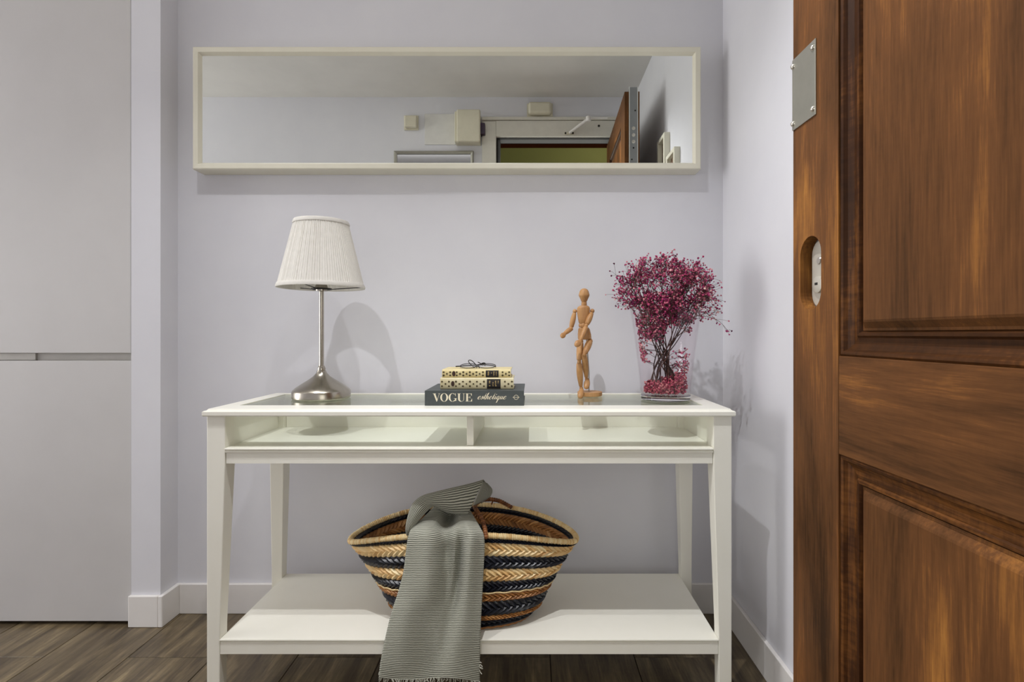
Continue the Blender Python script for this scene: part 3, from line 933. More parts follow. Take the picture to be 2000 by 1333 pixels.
def small_book(label, x0, x1, y0, y1, z0, z1, mat, tone):
    t = thing('book', label, 'book', ((x0 + x1) / 2, (y0 + y1) / 2, z0), group='books stacked on the console')
    hz = (z0 + z1) / 2
    prof = []
    n = 8
    for i in range(n + 1):
        a = math.pi / 2 * (-1 + 2 * i / n)
        prof.append((y0 + 0.004 - 0.004 * math.cos(a), hz + (z1 - z0) / 2 * math.sin(a)))
    inner = [(y0 + 0.006, z1 - 0.002), (y0 + 0.006, z0 + 0.002)]
    mb = MB().prism(prof + [(y0 + 0.012, z1), (y0 + 0.012, z0)], 0, x0, x1)
    mb.box(x0, x1, y0 + 0.012, y1, z0, z0 + 0.002).box(x0, x1, y0 + 0.012, y1, z1 - 0.002, z1)
    build('cover', mb, mat, t, smooth=50)
    build('pages', MB().box(x0 + 0.003, x1 - 0.003, y0 + 0.0121, y1 - 0.003, z0 + 0.0021, z1 - 0.0021), M['page'], t)
    hgt = z1 - z0
    def onspine(x, f, lift=0.0004):
        """f in -1..1 up the rounded spine"""
        a = math.asin(max(-1, min(1, f)))
        return (x, y0 + 0.004 - 0.004 * math.cos(a) - lift, hz + hgt / 2 * f)
    W = x1 - x0
    lab0, lab1 = x0 + W * 0.636, x0 + W * 0.822
    mb = MB(); mbb = MB()
    def blot(m, cx, cf, rx, rf, lift=0.0004, wav=0.22):
        k = 24
        g_ = lambda i: 1.0 - wav * (0.5 + 0.5 * math.cos(2 * math.pi * i / 4))
        m.add([onspine(cx + rx * math.cos(2 * math.pi * i / k) * g_(i), cf + rf * math.sin(2 * math.pi * i / k) * g_(i), lift) for i in range(k)], [tuple(range(k))])
    step = W / 21.0
    rr = random.Random(int(z0 * 1e4))
    for i in range(21):
        cx = x0 + step * (i + 0.5)
        if lab0 - step * 0.5 < cx < lab1 + step * 0.5 or abs(cx - (x0 + W * 0.172)) < step * 0.8:
            continue
        for cf in ((0.34, -0.46) if i % 2 == 0 else (-0.06,)):
            blot(mb, cx, cf, 0.0031 * rr.uniform(.8, 1.1), 0.0029 / (hgt / 2) * rr.uniform(.8, 1.1))
    build('spine_pattern', mb, M['print_dark'], t, label='small dark leaf marks printed on the spine', kind='stuff')
    blot(mbb, x0 + W * 0.172, -0.02, 0.0046, 0.0072 / (hgt / 2), 0.0012, 0.0)
    build('spine_emblem', mbb, M['print_brown'], t, label='brown oval emblem on the spine')
    mb = MB()
    fs_ = [-0.92, -0.6, -0.3, 0, 0.3, 0.6, 0.78]
    mb.add([onspine(lab0, f, 0.0007) for f in fs_] + [onspine(lab1, f, 0.0007) for f in fs_], [(i, i + 1, len(fs_) + i + 1, len(fs_) + i) for i in range(len(fs_) - 1)])
    build('title_label', mb, M['label_black'], t, label='black title label on the spine')
    mb = MB()
    for (fx, wd, n_) in ((0.16, 0.10, 4), (0.42, 0.06, 3), (0.60, 0.10, 4), (0.80, 0.06, 4)):
        for q_ in range(n_):
            if rr.random() < 0.2: continue
            f0 = -0.45 + q_ * 0.26
            xa_, xb_ = lab0 + (lab1 - lab0) * fx, lab0 + (lab1 - lab0) * (fx + wd * rr.uniform(.6, 1.1))
            mb.add([onspine(xa_, f0, 0.001), onspine(xb_, f0, 0.001), onspine(xb_, f0 + 0.15, 0.001), onspine(xa_, f0 + 0.15, 0.001)], [(0, 1, 2, 3)])
    build('title_print', mb, M['gold'], t, label='tiny gilt lettering on the black label')
small_book('cream patterned book with black title label, middle of the stack', -0.2445, -0.0478, 1.399, 1.503, 0.7897, 0.8203, M['cream_book2'], 0)
small_book('yellowish cream patterned book on top of the stack, under the spectacles', -0.2405, -0.0556, 1.404, 1.512, 0.8205, 0.8423, M['cream_book'], 1)

# spectacles
sp = thing('spectacles', 'folded wire-rimmed spectacles lying on the topmost book', 'glasses', (-0.147, 1.45, 0.8425))
def lens_pts(px, d, rx, ry, n=36):
    c = P(px, 652, d)
    return [(c.x + rx * math.cos(2 * math.pi * i / n), d + ry * math.sin(2 * math.pi * i / n), 0.8450 + 0.010 * (0.5 + 0.5 * math.sin(2 * math.pi * i / n))) for i in range(n)]
for px in (915.5, 951.5):
    pts = lens_pts(px, 1.440, 0.0235, 0.017)
    rim = build('lens_rim', MB().tube(pts, 0.0010, 8, closed=True), M['wire'], sp, smooth=40)
    build('lens', MB().add(pts, [tuple(range(len(pts)))]), M['lens'], rim)
build('bridge', MB().tube(catmull([P(930.5, 719, 1.436), P(933.5, 716.5, 1.442), P(936.5, 719, 1.436)], 5), 0.0011, 6), M['wire'], sp, smooth=40)
def wirepath(pts, r=0.0013):
    return MB().tube(catmull([P(*p) for p in pts], 6), r, 7)
build('temple', wirepath([(968, 717, 1.440), (963, 714.5, 1.450), (945, 713.0, 1.462), (925, 714.2, 1.466), (906, 715.2, 1.468), (890, 716.4, 1.470)], 0.0016), M['wire'], sp, smooth=40)
build('temple', wirepath([(899, 717, 1.440), (905, 714.8, 1.452), (922, 714.4, 1.460), (936, 712.6, 1.463), (944, 709.5, 1.463), (948, 711, 1.462), (947, 715, 1.460)], 0.0016), M['wire'], sp, smooth=40)
build('ear_hook', wirepath([(925, 717, 1.455), (918, 711, 1.460), (915, 706, 1.462), (917, 703.8, 1.463), (921, 704.8, 1.463), (926, 709, 1.462), (930, 715, 1.458), (925, 718, 1.452)], 0.0012), M['wire'], sp, smooth=40)
build('ear_hook', wirepath([(933, 707.8, 1.463), (938, 710, 1.463), (942, 714, 1.460), (947, 709.5, 1.462)], 0.0012), M['wire'], sp, smooth=40)

# ------------------------------------------------------------------ jointed artist's mannequin
MD = 1.58
def mp(zx, zy, dd=0.0):
    """point from the measured figure (px = 1060 + zx/4.7625)"""
    return P(1060 + zx / 4.7625, 540 + zy / 4.7625, MD + dd)
SM = MD / F / 4.7625     # metres per measured unit
mq = thing('artist_mannequin', 'jointed wooden artist mannequin mid-step on a round stand', 'mannequin', (mp(440, 1145).x, MD + 0.01, 0.75))
def cap(n=5, r0=1.0, r1=1.0, mid=None, e=0.12):
    """rounded profile of a turned limb"""
    pr = []
    for i in range(n):
        a = math.pi / 2 * i / n
        pr.append((e * (1 - math.cos(a)), max(0.02, math.sin(a)) * r0))
    for t in (0.25, 0.4, 0.55, 0.7):
        tt = e + (1 - 2 * e) * t
        r = r0 + (r1 - r0) * t
        if mid: r = r + (mid - (r0 + r1) / 2) * math.sin(math.pi * t)
        pr.append((tt, r))
    for i in range(n - 1, -1, -1):
        a = math.pi / 2 * i / n
        pr.append((1 - e * (1 - math.cos(a)), max(0.02, math.sin(a)) * r1))
    return pr
def limb(nm, a, b, r0, r1, mid=None, e=0.12, sx=1.0, side=None):
    build(nm, MB().axis_lathe(a, b, cap(5, r0 * SM, r1 * SM, mid * SM if mid else None, e), 20, sx=sx, side=side), M['pine'], mq, smooth=45)
def ball(nm, c, r):
    build(nm, MB().lathe([(r * SM * math.sin(math.pi * i / 10), -r * SM * math.cos(math.pi * i / 10)) for i in range(11)], c, 18), M['pine'], mq, smooth=60)
limb('head', mp(385, 248), mp(385, 112), 34, 44, 50, 0.3)
limb('neck', mp(384, 275), mp(385, 238), 26, 25, None, 0.08)
# torso: tapered block with rounded corners
def block(nm, stations, n=24, pw=0.72):
    vs, fs = [], []
    for (c, rx, ry) in stations:
        for i in range(n):
            a = 2 * math.pi * i / n
            ca, sa = math.cos(a), math.sin(a)
            vs.append((c.x + rx * SM * math.copysign(abs(ca) ** pw, ca), c.y + ry * SM * math.copysign(abs(sa) ** pw, sa), c.z))
    m_ = len(stations)
    for k in range(m_ - 1):
        for i in range(n):
            j = (i + 1) % n
            fs.append((k * n + i, k * n + j, (k + 1) * n + j, (k + 1) * n + i))
    fs += [tuple(range(n - 1, -1, -1)), tuple(range((m_ - 1) * n, m_ * n))]
    build(nm, MB().add(vs, fs), M['pine'], mq, smooth=40)
block('torso', [(mp(376, 441), 36, 26), (mp(376, 430), 42, 31), (mp(377, 380), 52, 36), (mp(378, 330), 60, 38), (mp(379, 300), 61, 36), (mp(381, 284), 52, 32), (mp(382, 273), 34, 24)])
ball('waist_joint', mp(378, 456), 33)
block('waist', [(mp(375, 474), 36, 28), (mp(375, 466), 41, 31), (mp(375, 448), 41, 31), (mp(375, 443), 36, 28)])
block('pelvis', [(mp(390, 590), 52, 30), (mp(390, 582), 63, 37), (mp(388, 540), 62, 38), (mp(384, 495), 54, 36), (mp(382, 478), 46, 32)])
# arms
ball('shoulder_joint', mp(298, 325), 20)
limb('upper_arm', mp(297, 335), mp(264, 480), 19, 22, 25)
ball('elbow_joint', mp(262, 486, -0.004), 17)
limb('forearm', mp(272, 482, -0.006), mp(196, 538, -0.030), 22, 17, 22)
limb('hand', mp(212, 528, -0.030), mp(170, 568, -0.048), 16, 21, 25, 0.25, 0.6)
ball('shoulder_joint', mp(461, 323), 21)
limb('upper_arm', mp(459, 336, -0.003), mp(408, 452, -0.020), 20, 23, 27)
ball('elbow_joint', mp(404, 460, -0.024), 18)
limb('forearm', mp(405, 466, -0.026), mp(352, 600, -0.048), 23, 17, 24)
limb('hand', mp(358, 592, -0.050), mp(302, 652, -0.064), 17, 24, 30, 0.25, 0.6)
# legs
ball('hip_joint', mp(352, 606, -0.004), 26)
limb('thigh', mp(352, 612, -0.012), mp(337, 790, -0.030), 31, 24, 31)
ball('knee_joint', mp(339, 800, -0.028), 20)
limb('shin', mp(337, 806, -0.026), mp(355, 1030, -0.012), 26, 18, 29, 0.06)
ball('ankle_joint', mp(358, 1040, -0.012), 17)
limb('foot', mp(364, 1040, -0.008), mp(346, 1136, -0.040), 20, 26, 28, 0.2, 0.8)
ball('hip_joint', mp(440, 604, 0.0), 25)
limb('thigh', mp(438, 606, -0.006), mp(388, 724, -0.040), 31, 23, 31)
ball('knee_joint', mp(387, 728, -0.038), 19)
limb('shin', mp(386, 726, -0.036), mp(406, 946, 0.004), 24, 18, 29, 0.06)
ball('ankle_joint', mp(408, 956, 0.004), 17)
limb('foot', mp(420, 950, 0.008), mp(402, 1048, -0.020), 20, 25, 29, 0.2, 0.8)
BX, BY = mp(442, 1100).x, MD + 0.012
build('support_rod', MB().tube([(BX - 0.002, BY + 0.006, 0.7625), (BX - 0.002, BY + 0.006, mp(0, 900).z), (mp(410, 560).x, MD + 0.012, mp(0, 560).z)], 0.0019, 8), M['steel'], mq, smooth=40)
build('stand', MB().lathe([(0.0, 0.0001), (0.0365, 0.0001), (0.0375, 0.0015), (0.0375, 0.0115), (0.0365, 0.0125), (0.0, 0.0125)], (BX, BY, 0.75), 48), M['pine'], mq, smooth=35)

# ------------------------------------------------------------------ vase with dried flowers
VX, VY, VZ = 0.384, 1.497, 0.7501
vs_ = thing('glass_vase', 'tapered clear glass vase of dried pink flowers near the right wall', 'vase', (VX, VY, VZ))
build('glass_wall', MB().lathe([(0.0685, 0.014), (0.0705, 0.03), (0.0765, 0.09), (0.0865, 0.17), (0.0985, 0.254), (0.0995, 0.256), (0.0975, 0.257), (0.0960, 0.254), (0.0840, 0.17), (0.0740, 0.09), (0.0680, 0.03), (0.0640, 0.0165)], (VX, VY, VZ), 72), M['vase'], vs_, smooth=50)
build('glass_base', MB().lathe([(0.0, 0.0), (0.064, 0.0), (0.0690, 0.003), (0.0695, 0.0135), (0.0, 0.0138)], (VX, VY, VZ), 72), M['vase_base'], vs_, smooth=40)

fl_ = thing('dried_flower_bouquet', 'dried bouquet of tiny dyed magenta and pink blossoms in the vase', 'flowers', (VX, VY, VZ + 0.02))
R = random.Random(21)
def ico():
    bm = bmesh.new()
    bmesh.ops.create_icosphere(bm, subdivisions=1, radius=1.0)
    v = [x.co.copy() for x in bm.verts]
    f = [tuple(q.index for q in p.verts) for p in bm.faces]
    bm.free()
    return v, f
ICV, ICF = ico()
def blossom(mb, c, r, rnd):
    q = Matrix.Rotation(R.uniform(0, 6.28), 3, Vector((R.uniform(-1, 1), R.uniform(-1, 1), R.uniform(-1, 1.01))).normalized())
    mb.add([c + (q @ v) * (r * R.choice((0.55, 0.8, 1.15, 1.3))) for v in ICV], ICF, max(0.02, min(0.98, rnd)))
twig = MB(); blo = MB()
mains = []
def vase_r(z):
    h_ = z - VZ
    pts = [(0.014, 0.060), (0.09, 0.072), (0.17, 0.082), (0.257, 0.094)]
    for (a, ra), (b_, rb_) in zip(pts, pts[1:]):
        if h_ <= b_:
            return ra + (rb_ - ra) * max(0, (h_ - a)) / (b_ - a)
    return 0.30
NM = 20
for i in range(NM):
    a = 2 * math.pi * i / NM + R.uniform(-0.2, 0.2)
    rb_ = R.uniform(0.026, 0.056)
    b0 = Vector((VX + rb_ * math.cos(a + 3.0), VY + rb_ * math.sin(a + 3.0), VZ + 0.020))
    tr = R.uniform(0.035, 0.08)
    sw = R.uniform(-0.9, 0.9)
    mid_ = Vector((VX + R.gauss(0, 0.017), VY + R.gauss(0, 0.017), VZ + R.uniform(0.09, 0.15)))
    top = Vector((VX + tr * math.cos(a), VY + tr * 0.9 * math.sin(a), VZ + R.uniform(0.21, 0.26)))
    k2 = R.uniform(1.4, 2.1)
    tip = Vector((VX + tr * k2 * math.cos(a), VY + tr * k2 * 0.8 * math.sin(a), VZ + R.uniform(0.29, 0.35)))
    pts = [b0, (b0 + mid_) / 2 + Vector((R.uniform(-.010, .010), R.uniform(-.010, .010), 0)), mid_, (mid_ + top) / 2 + Vector((R.uniform(-.006, .006), R.uniform(-.006, .006), 0)), top, tip]
    path = catmull(pts, 4)
    n = len(path)
    mains.append(path)
    build('stem', MB().tube(path, [0.0021 * (1 - 0.65 * j / n) for j in range(n)], 6, rnd=R.uniform(0.05, 0.9)), M['stem'], fl_, smooth=60)
# sprays
def spray(base, tip, nb, r_s, tone):
    """thin branch base->tip ending in nb twiglets with one blossom each"""
    m_ = (base + tip) / 2 + Vector((R.uniform(-.012, .012), R.uniform(-.012, .012), R.uniform(-.004, .012)))
    path = catmull([base, m_, tip], 4)
    twig.tube(path, [0.0007 * (1 - 0.5 * j / len(path)) for j in range(len(path))], 4, rnd=R.uniform(0.1, 0.9))
    dr = (tip - base).normalized()
    for q in range(nb):
        s0 = path[R.randrange(max(2, len(path) // 2), len(path))]
        e_ = s0 + Vector((R.gauss(0, 1), R.gauss(0, 1), R.gauss(0.25, 0.9))) * r_s * 0.55 + dr * R.uniform(0, r_s)
        if VZ + 0.01 < e_.z < VZ + 0.258:
            v2 = Vector((e_.x - VX, e_.y - VY)); lim = vase_r(e_.z) - 0.007
            if v2.length > lim and math.hypot(s0.x - VX, s0.y - VY) < vase_r(e_.z):
                v2 = v2.normalized() * lim; e_.x, e_.y = VX + v2.x, VY + v2.y
        if e_.y > YW - 0.01: e_.y = YW - 0.01
        twig.tube([s0, (s0 + e_) / 2 + Vector((R.uniform(-.002, .002), 0, R.uniform(0, .003))), e_], 0.0004, 3, rnd=R.uniform(0.1, 0.9))
        blossom(blo, e_, R.uniform(0.0018, 0.0034), tone + R.gauss(0, 0.2))
def from_main(target, lo=0.35):
    best = None
    for pth in mains:
        for p in pth[int(len(pth) * lo):]:
            d = (p - target).length + max(0, p.z - target.z + 0.01) * 4 + R.uniform(0, 0.012)
            if best is None or d < best[0]:
                best = (d, p)
    return best[1]
# dome of the canopy: points (px, py) measured roughly, spread in depth
def canopy(n, cx, cy, rx, ry, rd, nb, rs, tone, zmin=-1.0, shell=0.0):
    k = 0
    while k < n:
        u, v, w = R.uniform(-1, 1), R.uniform(-1, 1), R.uniform(-1, 1)
        q = u * u + v * v + w * w
        if q > 1 or q < shell or v < zmin: continue
        c = P(cx + u * rx, cy - v * ry, VY + w * rd)
        if c.x > XR - 0.02: continue
        spray(from_main(c), c, nb, rs, tone + R.uniform(-0.1, 0.1))
        k += 1
canopy(64, 1300, 562, 98, 56, 0.10, 17, 0.019, 0.50, shell=0.25)
canopy(18, 1228, 578, 32, 36, 0.06, 14, 0.019, 0.40)
canopy(24, 1375, 585, 34, 46, 0.06, 16, 0.020, 0.62)
canopy(26, 1318, 535, 66, 30, 0.07, 17, 0.018, 0.48)
canopy(44, 1305, 592, 64, 24, 0.075, 23, 0.016, 0.42)
canopy(44, 1272, 636, 30, 34, 0.05, 23, 0.014, 0.55)
canopy(22, 1318, 622, 36, 18, 0.05, 20, 0.013, 0.46)
canopy(9, 1250, 680, 9, 30, 0.03, 14, 0.010, 0.66)
canopy(6, 1338, 712, 7, 26, 0.03, 16, 0.010, 0.6)
canopy(6, 1352, 640, 10, 24, 0.03, 11, 0.012, 0.6)
canopy(26, 1295, 522, 44, 20, 0.06, 15, 0.017, 0.5)
spray(from_main(P(1395, 610, 1.46)), P(1420, 644, 1.44), 7, 0.02, 0.25)
spray(from_main(P(1215, 560, 1.46)), P(1203, 538, 1.46), 9, 0.02, 0.12)
build('twigs', twig, M['stem'], fl_, kind='stuff')
build('blossoms', blo, M['blossom'], fl_, kind='stuff', label='hundreds of tiny magenta and dusty pink blossoms')
# heap of fallen blossoms in the bottom of the vase
heap = MB()
k = 0
while k < 1700:
    a, q = R.uniform(0, 6.283), math.sqrt(R.random())
    x, y = 0.060 * q * math.cos(a), 0.060 * q * math.sin(a)
    top = 0.034 + 0.026 * max(0.0, x / 0.06) + 0.012 * max(0, 0.3 + x / 0.06) - 0.010 * q * q + 0.006 * math.sin(9 * a)
    z = 0.0215 + R.uniform(0.0, 1.0) * max(0.004, top)
    blossom(heap, Vector((VX + x, VY + y, VZ + z)), R.uniform(0.0019, 0.0034), R.uniform(0.05, 0.95))
    k += 1
o = build('fallen_blossoms', heap, M['petal'], loc=(VX, VY, VZ + 0.018))
tag(o, 'heap of fallen pink blossoms in the bottom of the glass vase', 'flowers', None, 'stuff')

# ------------------------------------------------------------------ straw basket
KX, KZ = -0.178, 0.1727
bk = thing('straw_basket', 'oval straw basket with natural and black braided stripes on the shelf', 'basket', (KX, 1.43, KZ))
def bsk(t, th, off=0.0):
    ct, st = math.cos(th), math.sin(th)
    a = 0.190 + 0.135 * t - 0.02 * max(0, 0.12 - t) / 0.12 + off
    b_ = 0.096 + 0.030 * t - 0.012 * max(0, 0.12 - t) / 0.12 + off
    e = 0.9
    x = KX - 0.014 * t + a * math.copysign(abs(ct) ** e, ct)
    y = 1.432 + 0.053 * t + b_ * math.copysign(abs(st) ** e, st)
    z = KZ + 0.004 + t * (0.240 - 0.056 * ct * ct * t)
    return Vector((x, y, z))
def strip(t0, t1, off, n=120, m=5):
    mb = MB()
    vs, fs = [], []
    for i in range(n):
        for k in range(m + 1):
            vs.append(bsk(t0 + (t1 - t0) * k / m, 2 * math.pi * i / n, off))
    for i in range(n):
        j = (i + 1) % n
        for k in range(m):
            fs.append((i * (m + 1) + k, j * (m + 1) + k, j * (m + 1) + k + 1, i * (m + 1) + k + 1))
    return mb.add(vs, fs)
body = strip(0.0, 0.98, -0.006, 96, 14)
bb = strip(0.0, 0.0001, -0.006, 96, 1)
cap_ = [bsk(0, 2 * math.pi * i / 96, -0.006) for i in range(96)]
body.add(cap_, [tuple(range(96))])
build('lining', body, M['straw_lining'], bk, smooth=60, solid=0.004)
BR = random.Random(5)
def peri(t):
    return sum((bsk(t, 2 * math.pi * (i + 1) / 60) - bsk(t, 2 * math.pi * i / 60)).length for i in range(60))
# even arc-length parameter around the oval
def arc_table(t, n=720):
    acc, pr = [0.0], bsk(t, 0)
    for i in range(1, n + 1):
        p = bsk(t, 2 * math.pi * i / n)
        acc.append(acc[-1] + (p - pr).length); pr = p
    return acc
def theta_at(tab, s):
    n = len(tab) - 1
    s = s % tab[-1]
    lo, hi = 0, n
    while hi - lo > 1:
        mid_ = (lo + hi) // 2
        if tab[mid_] <= s: lo = mid_
        else: hi = mid_
    return 2 * math.pi * (lo + (s - tab[lo]) / max(1e-9, tab[hi] - tab[lo])) / n
def braid(t0, t1, side, pitch, lean, tone, spread):
    """herringbone of flat straw strands between heights t0 and t1, side +1 outside, -1 inside"""
    mb = MB()
    tm = (t0 + t1) / 2
    tab = arc_table(tm)
    N = max(8, int(tab[-1] / pitch))
    p = tab[-1] / N
    base = 0.0 if side > 0 else -0.0115
    for row in (0, 1):
        ta, tb_ = (tm - (t1 - t0) * 0.04, t1 + 0.004) if row else (tm + (t1 - t0) * 0.04, t0 - 0.004)
        for k in range(N):
            s0 = (k + (0.5 if row else 0.0)) * p
            rnd = max(0.02, min(0.98, tone + BR.gauss(0, spread)))
            hw = p * 0.52 * BR.uniform(0.9, 1.12)
            vs = []
            S = 5
            for j in range(S):
                f = j / (S - 1)
                t = ta + (tb_ - ta) * f
                s = s0 - lean * p * f
                w = hw * (0.72 + 0.45 * math.sin(math.pi * min(1, f * 1.05)))
                hgt = 0.0010 + 0.0046 * math.sin(math.pi * (0.14 + 0.84 * f)) - 0.0022 * f * f
                for (ds, hh_) in ((-w, -0.0012 - 0.0012 * f * f), (0, hgt), (w, -0.0012 - 0.0012 * f * f)):
                    th = theta_at(tab, s + ds)
                    vs.append(bsk(t, th, base + side * hh_))
            fs = []
            for j in range(S - 1):
                for q in (0, 1):
                    fs.append((j * 3 + q, j * 3 + q + 1, j * 3 + 4 + q, j * 3 + 3 + q))
            mb.add(vs, fs, rnd)
    return mb
bands = [(0.915, 0.962, 'navy', .5, .12), (0.772, 0.915, 'straw', .62, .2), (0.633, 0.772, 'navy', .5, .14), (0.504, 0.633, 'straw', .6, .2), (0.392, 0.504, 'navy', .45, .14),
         (0.296, 0.385, 'tan', .5, .2), (0.145, 0.296, 'navy', .4, .12), (0.102, 0.145, 'tan', .6, .2), (0.012, 0.102, 'navy', .4, .12)]
nm = {'navy': ('black_braid', 'navy_straw'), 'straw': ('straw_braid', 'straw'), 'tan': ('straw_braid', 'tan_straw')}
for (t0, t1, c, tone, spread) in bands:
    pitch = 0.0165 if (t1 - t0) > 0.12 else (0.0135 if (t1 - t0) > 0.07 else 0.0095)
    n_, m_ = nm[c]
    build(n_, braid(t0, t1, 1, pitch, 1.55, tone, spread), M[m_], bk, smooth=70, kind='stuff', solid=0.0)
for (t0, t1, c, tone, spread) in bands[:6]:
    n_, m_ = nm[c]
    if m_ == 'straw': m_ = 'tan_straw'
    build('inner_braid', braid(t0, t1, -1, 0.013, 1.55, tone - 0.1, spread), M[m_], bk, smooth=70, kind='stuff')
build('lace_edge', MB().tube([bsk(0.389, 2 * math.pi * i / 200, 0.0025) + Vector((0, 0, 0.0012 * math.sin(i * 1.1))) for i in range(200)], 0.0018, 5, rnd=0.8, closed=True), M['straw'], bk, smooth=60)
build('base_edge', MB().tube([bsk(0.006, 2 * math.pi * i / 200, 0.0015) + Vector((0, 0, 0.001 * math.sin(i * 1.3))) for i in range(200)], 0.0026, 5, rnd=0.4, closed=True), M['tan_straw'], bk, smooth=60)
# wrapped rim: one turn of straw after the other
rim = MB()
tab = arc_table(0.985)
NW = 300
for k in range(NW):
    s0 = tab[-1] * k / NW
    pth = []
    for j in range(5):
        pth.append(bsk(0.985, theta_at(tab, s0 + tab[-1] / NW * (j / 4 * 1.12 - 0.06)), -0.004))
    rr_ = 0.0082 * BR.uniform(0.93, 1.05)
    rim.tube(pth, [rr_ * q for q in (0.80, 0.98, 1.0, 0.98, 0.80)], 8, rnd=max(0.05, min(0.95, 0.72 + BR.gauss(0, 0.14))))
build('rim_binding', rim, M['straw'], bk, smooth=60, kind='stuff')
# handle rope falling from the back rim to the front
hp = catmull([P(1000, 992, 1.59), P(975, 979, 1.585), P(950, 976, 1.56), P(931, 983, 1.51), P(928, 992, 1.46), P(934, 1003, 1.42), P(942, 1018, 1.39), P(947, 1034, 1.362), P(949, 1052, 1.340)], 12)
hd = MB()
L_ = [0.0]
for a_, b_ in zip(hp, hp[1:]): L_.append(L_[-1] + (b_ - a_).length)
NT = 46
def on_path(s):
    s = max(0, min(L_[-1], s))
    for i in range(len(L_) - 1):
        if s <= L_[i + 1]:
            return hp[i].lerp(hp[i + 1], (s - L_[i]) / max(1e-9, L_[i + 1] - L_[i]))
    return hp[-1].copy()
for k in range(NT):
    s0 = L_[-1] * k / NT; ds = L_[-1] / NT
    hd.tube([on_path(s0 + ds * f) for f in (-0.05, 0.25, 0.5, 0.75, 1.05)], [0.0062 * q for q in (0.72, 1, 1.05, 1, 0.72)], 9, rnd=BR.uniform(0.2, 0.8))
build('handle', hd, M['cord'], bk, smooth=60, label='brown cord-wrapped handle flopped across the opening')
build('handle_tie', MB().tube(catmull([P(946, 976, 1.58), P(954, 972, 1.585), P(962, 977, 1.59), P(960, 986, 1.60)], 5), 0.0022, 6, rnd=0.3), M['cord'], bk, smooth=60)

# ------------------------------------------------------------------ scarf draped out of the basket
sf = thing('scarf', 'grey green ribbed scarf hanging out of the straw basket over the shelf', 'scarf', P(868, 1200, 1.30))
rows = [(990, 848, 914, 1.425, .030), (1003, 836, 921, 1.400, .055), (1016, 822, 929, 1.366, .050), (1030, 806, 937, 1.343, .012), (1047, 798, 945, 1.326, .004),
        (1078, 793, 946, 1.319, .009), (1118, 788, 944, 1.313, .006), (1160, 777, 942, 1.307, .004), (1200, 764, 940, 1.300, .003), (1250, 752, 938, 1.291, .003), (1298, 743, 937, 1.285, .003), (1327, 740, 937, 1.283, .003)]
NC = 17
grid = []
for ri, (py, xl, xr_, d, val) in enumerate(rows):
    r = []
    for c in range(NC):
        u = c / (NC - 1)
        dd = d + val * math.exp(-((u - 0.50) / 0.13) ** 2)
        if 3 <= ri <= 9:
            k_ = (0.5, 1.0, 1.25, 1.15, 0.9, 0.6, 0.3)[ri - 3]
            dd += 0.022 * k_ * math.exp(-((u - 0.70 + 0.012 * (ri - 5)) / 0.04) ** 2) - 0.020 * k_ * math.exp(-((u - 0.83) / 0.085) ** 2)
            dd += -0.018 * k_ * math.exp(-((u - 0.20 - 0.05 * (ri - 3)) / 0.13) ** 2) + 0.012 * k_ * math.exp(-((u - 0.46 - 0.03 * (ri - 3)) / 0.07) ** 2)
        if ri >= 6:
            w_ = min(1, (ri - 5) / 3)
            dd += w_ * (0.0065 * math.sin(u * 8.0 + ri * 0.45) + 0.0035 * math.sin(u * 15 - ri * 0.7 + 1.0))
        dd += 0.008 * (abs(2 * u - 1) ** 4)
        dy = 0
        if ri <= 2: dy = -6 * math.cos((u - 0.5) * 3.0) * 0 + (8 * math.exp(-((u - 0.5) / 0.14) ** 2))
        if ri in (3, 4): dy = 6 * math.exp(-((u - 0.5) / 0.13) ** 2)
        if ri >= 10: dy = 3 * math.sin(u * 7) + 6 * (u - 0.5)
        r.append(P(xl + (xr_ - xl) * u, py + dy, dd))
    grid.append(r)
drape = sheet(grid, 3, 8)
build('drape', drape, M['cloth'], sf, smooth=80, solid=0.0022)
outer = [(943, 941, 1.430), (915, 949, 1.407), (880, 957, 1.387), (845, 965, 1.372), (822, 972, 1.362), (806, 986, 1.354), (797, 1010, 1.348), (793, 1032, 1.345), (795, 1046, 1.346)]
inner = [(913, 1005, 1.392), (897, 1004.5, 1.388), (876, 1002, 1.388), (858, 994, 1.386), (847, 989, 1.380), (833, 1000, 1.366), (817, 1018, 1.356), (806, 1033, 1.350), (797, 1046, 1.347)]
g = []
for k, (o_, i_) in enumerate(zip(outer, inner)):
    a_, b_ = P(*o_), P(*i_)
    w_ = (a_ - b_).length
    bulge = min(0.020, 0.30 * w_)
    back = a_ + Vector((0.004, min(0.06, 0.9 * w_), -0.25 * w_))
    back2 = a_ + Vector((0.001, min(0.02, 0.3 * w_), -0.02 * w_))
    under = b_ + Vector((0.0, min(0.03, 0.5 * w_), 0.10 * w_))
    g.append([back, back2, a_ + Vector((0, -0.002, 0)), a_.lerp(b_, 0.25) + Vector((0, -0.75 * bulge, 0)), a_.lerp(b_, 0.6) + Vector((0, -bulge, 0)), b_.lerp(a_, 0.06) + Vector((0, -0.2 * bulge, 0)), b_ + Vector((0, min(0.004, .1 * w_), 0)), under])
loop = sheet(g, 5, 6)
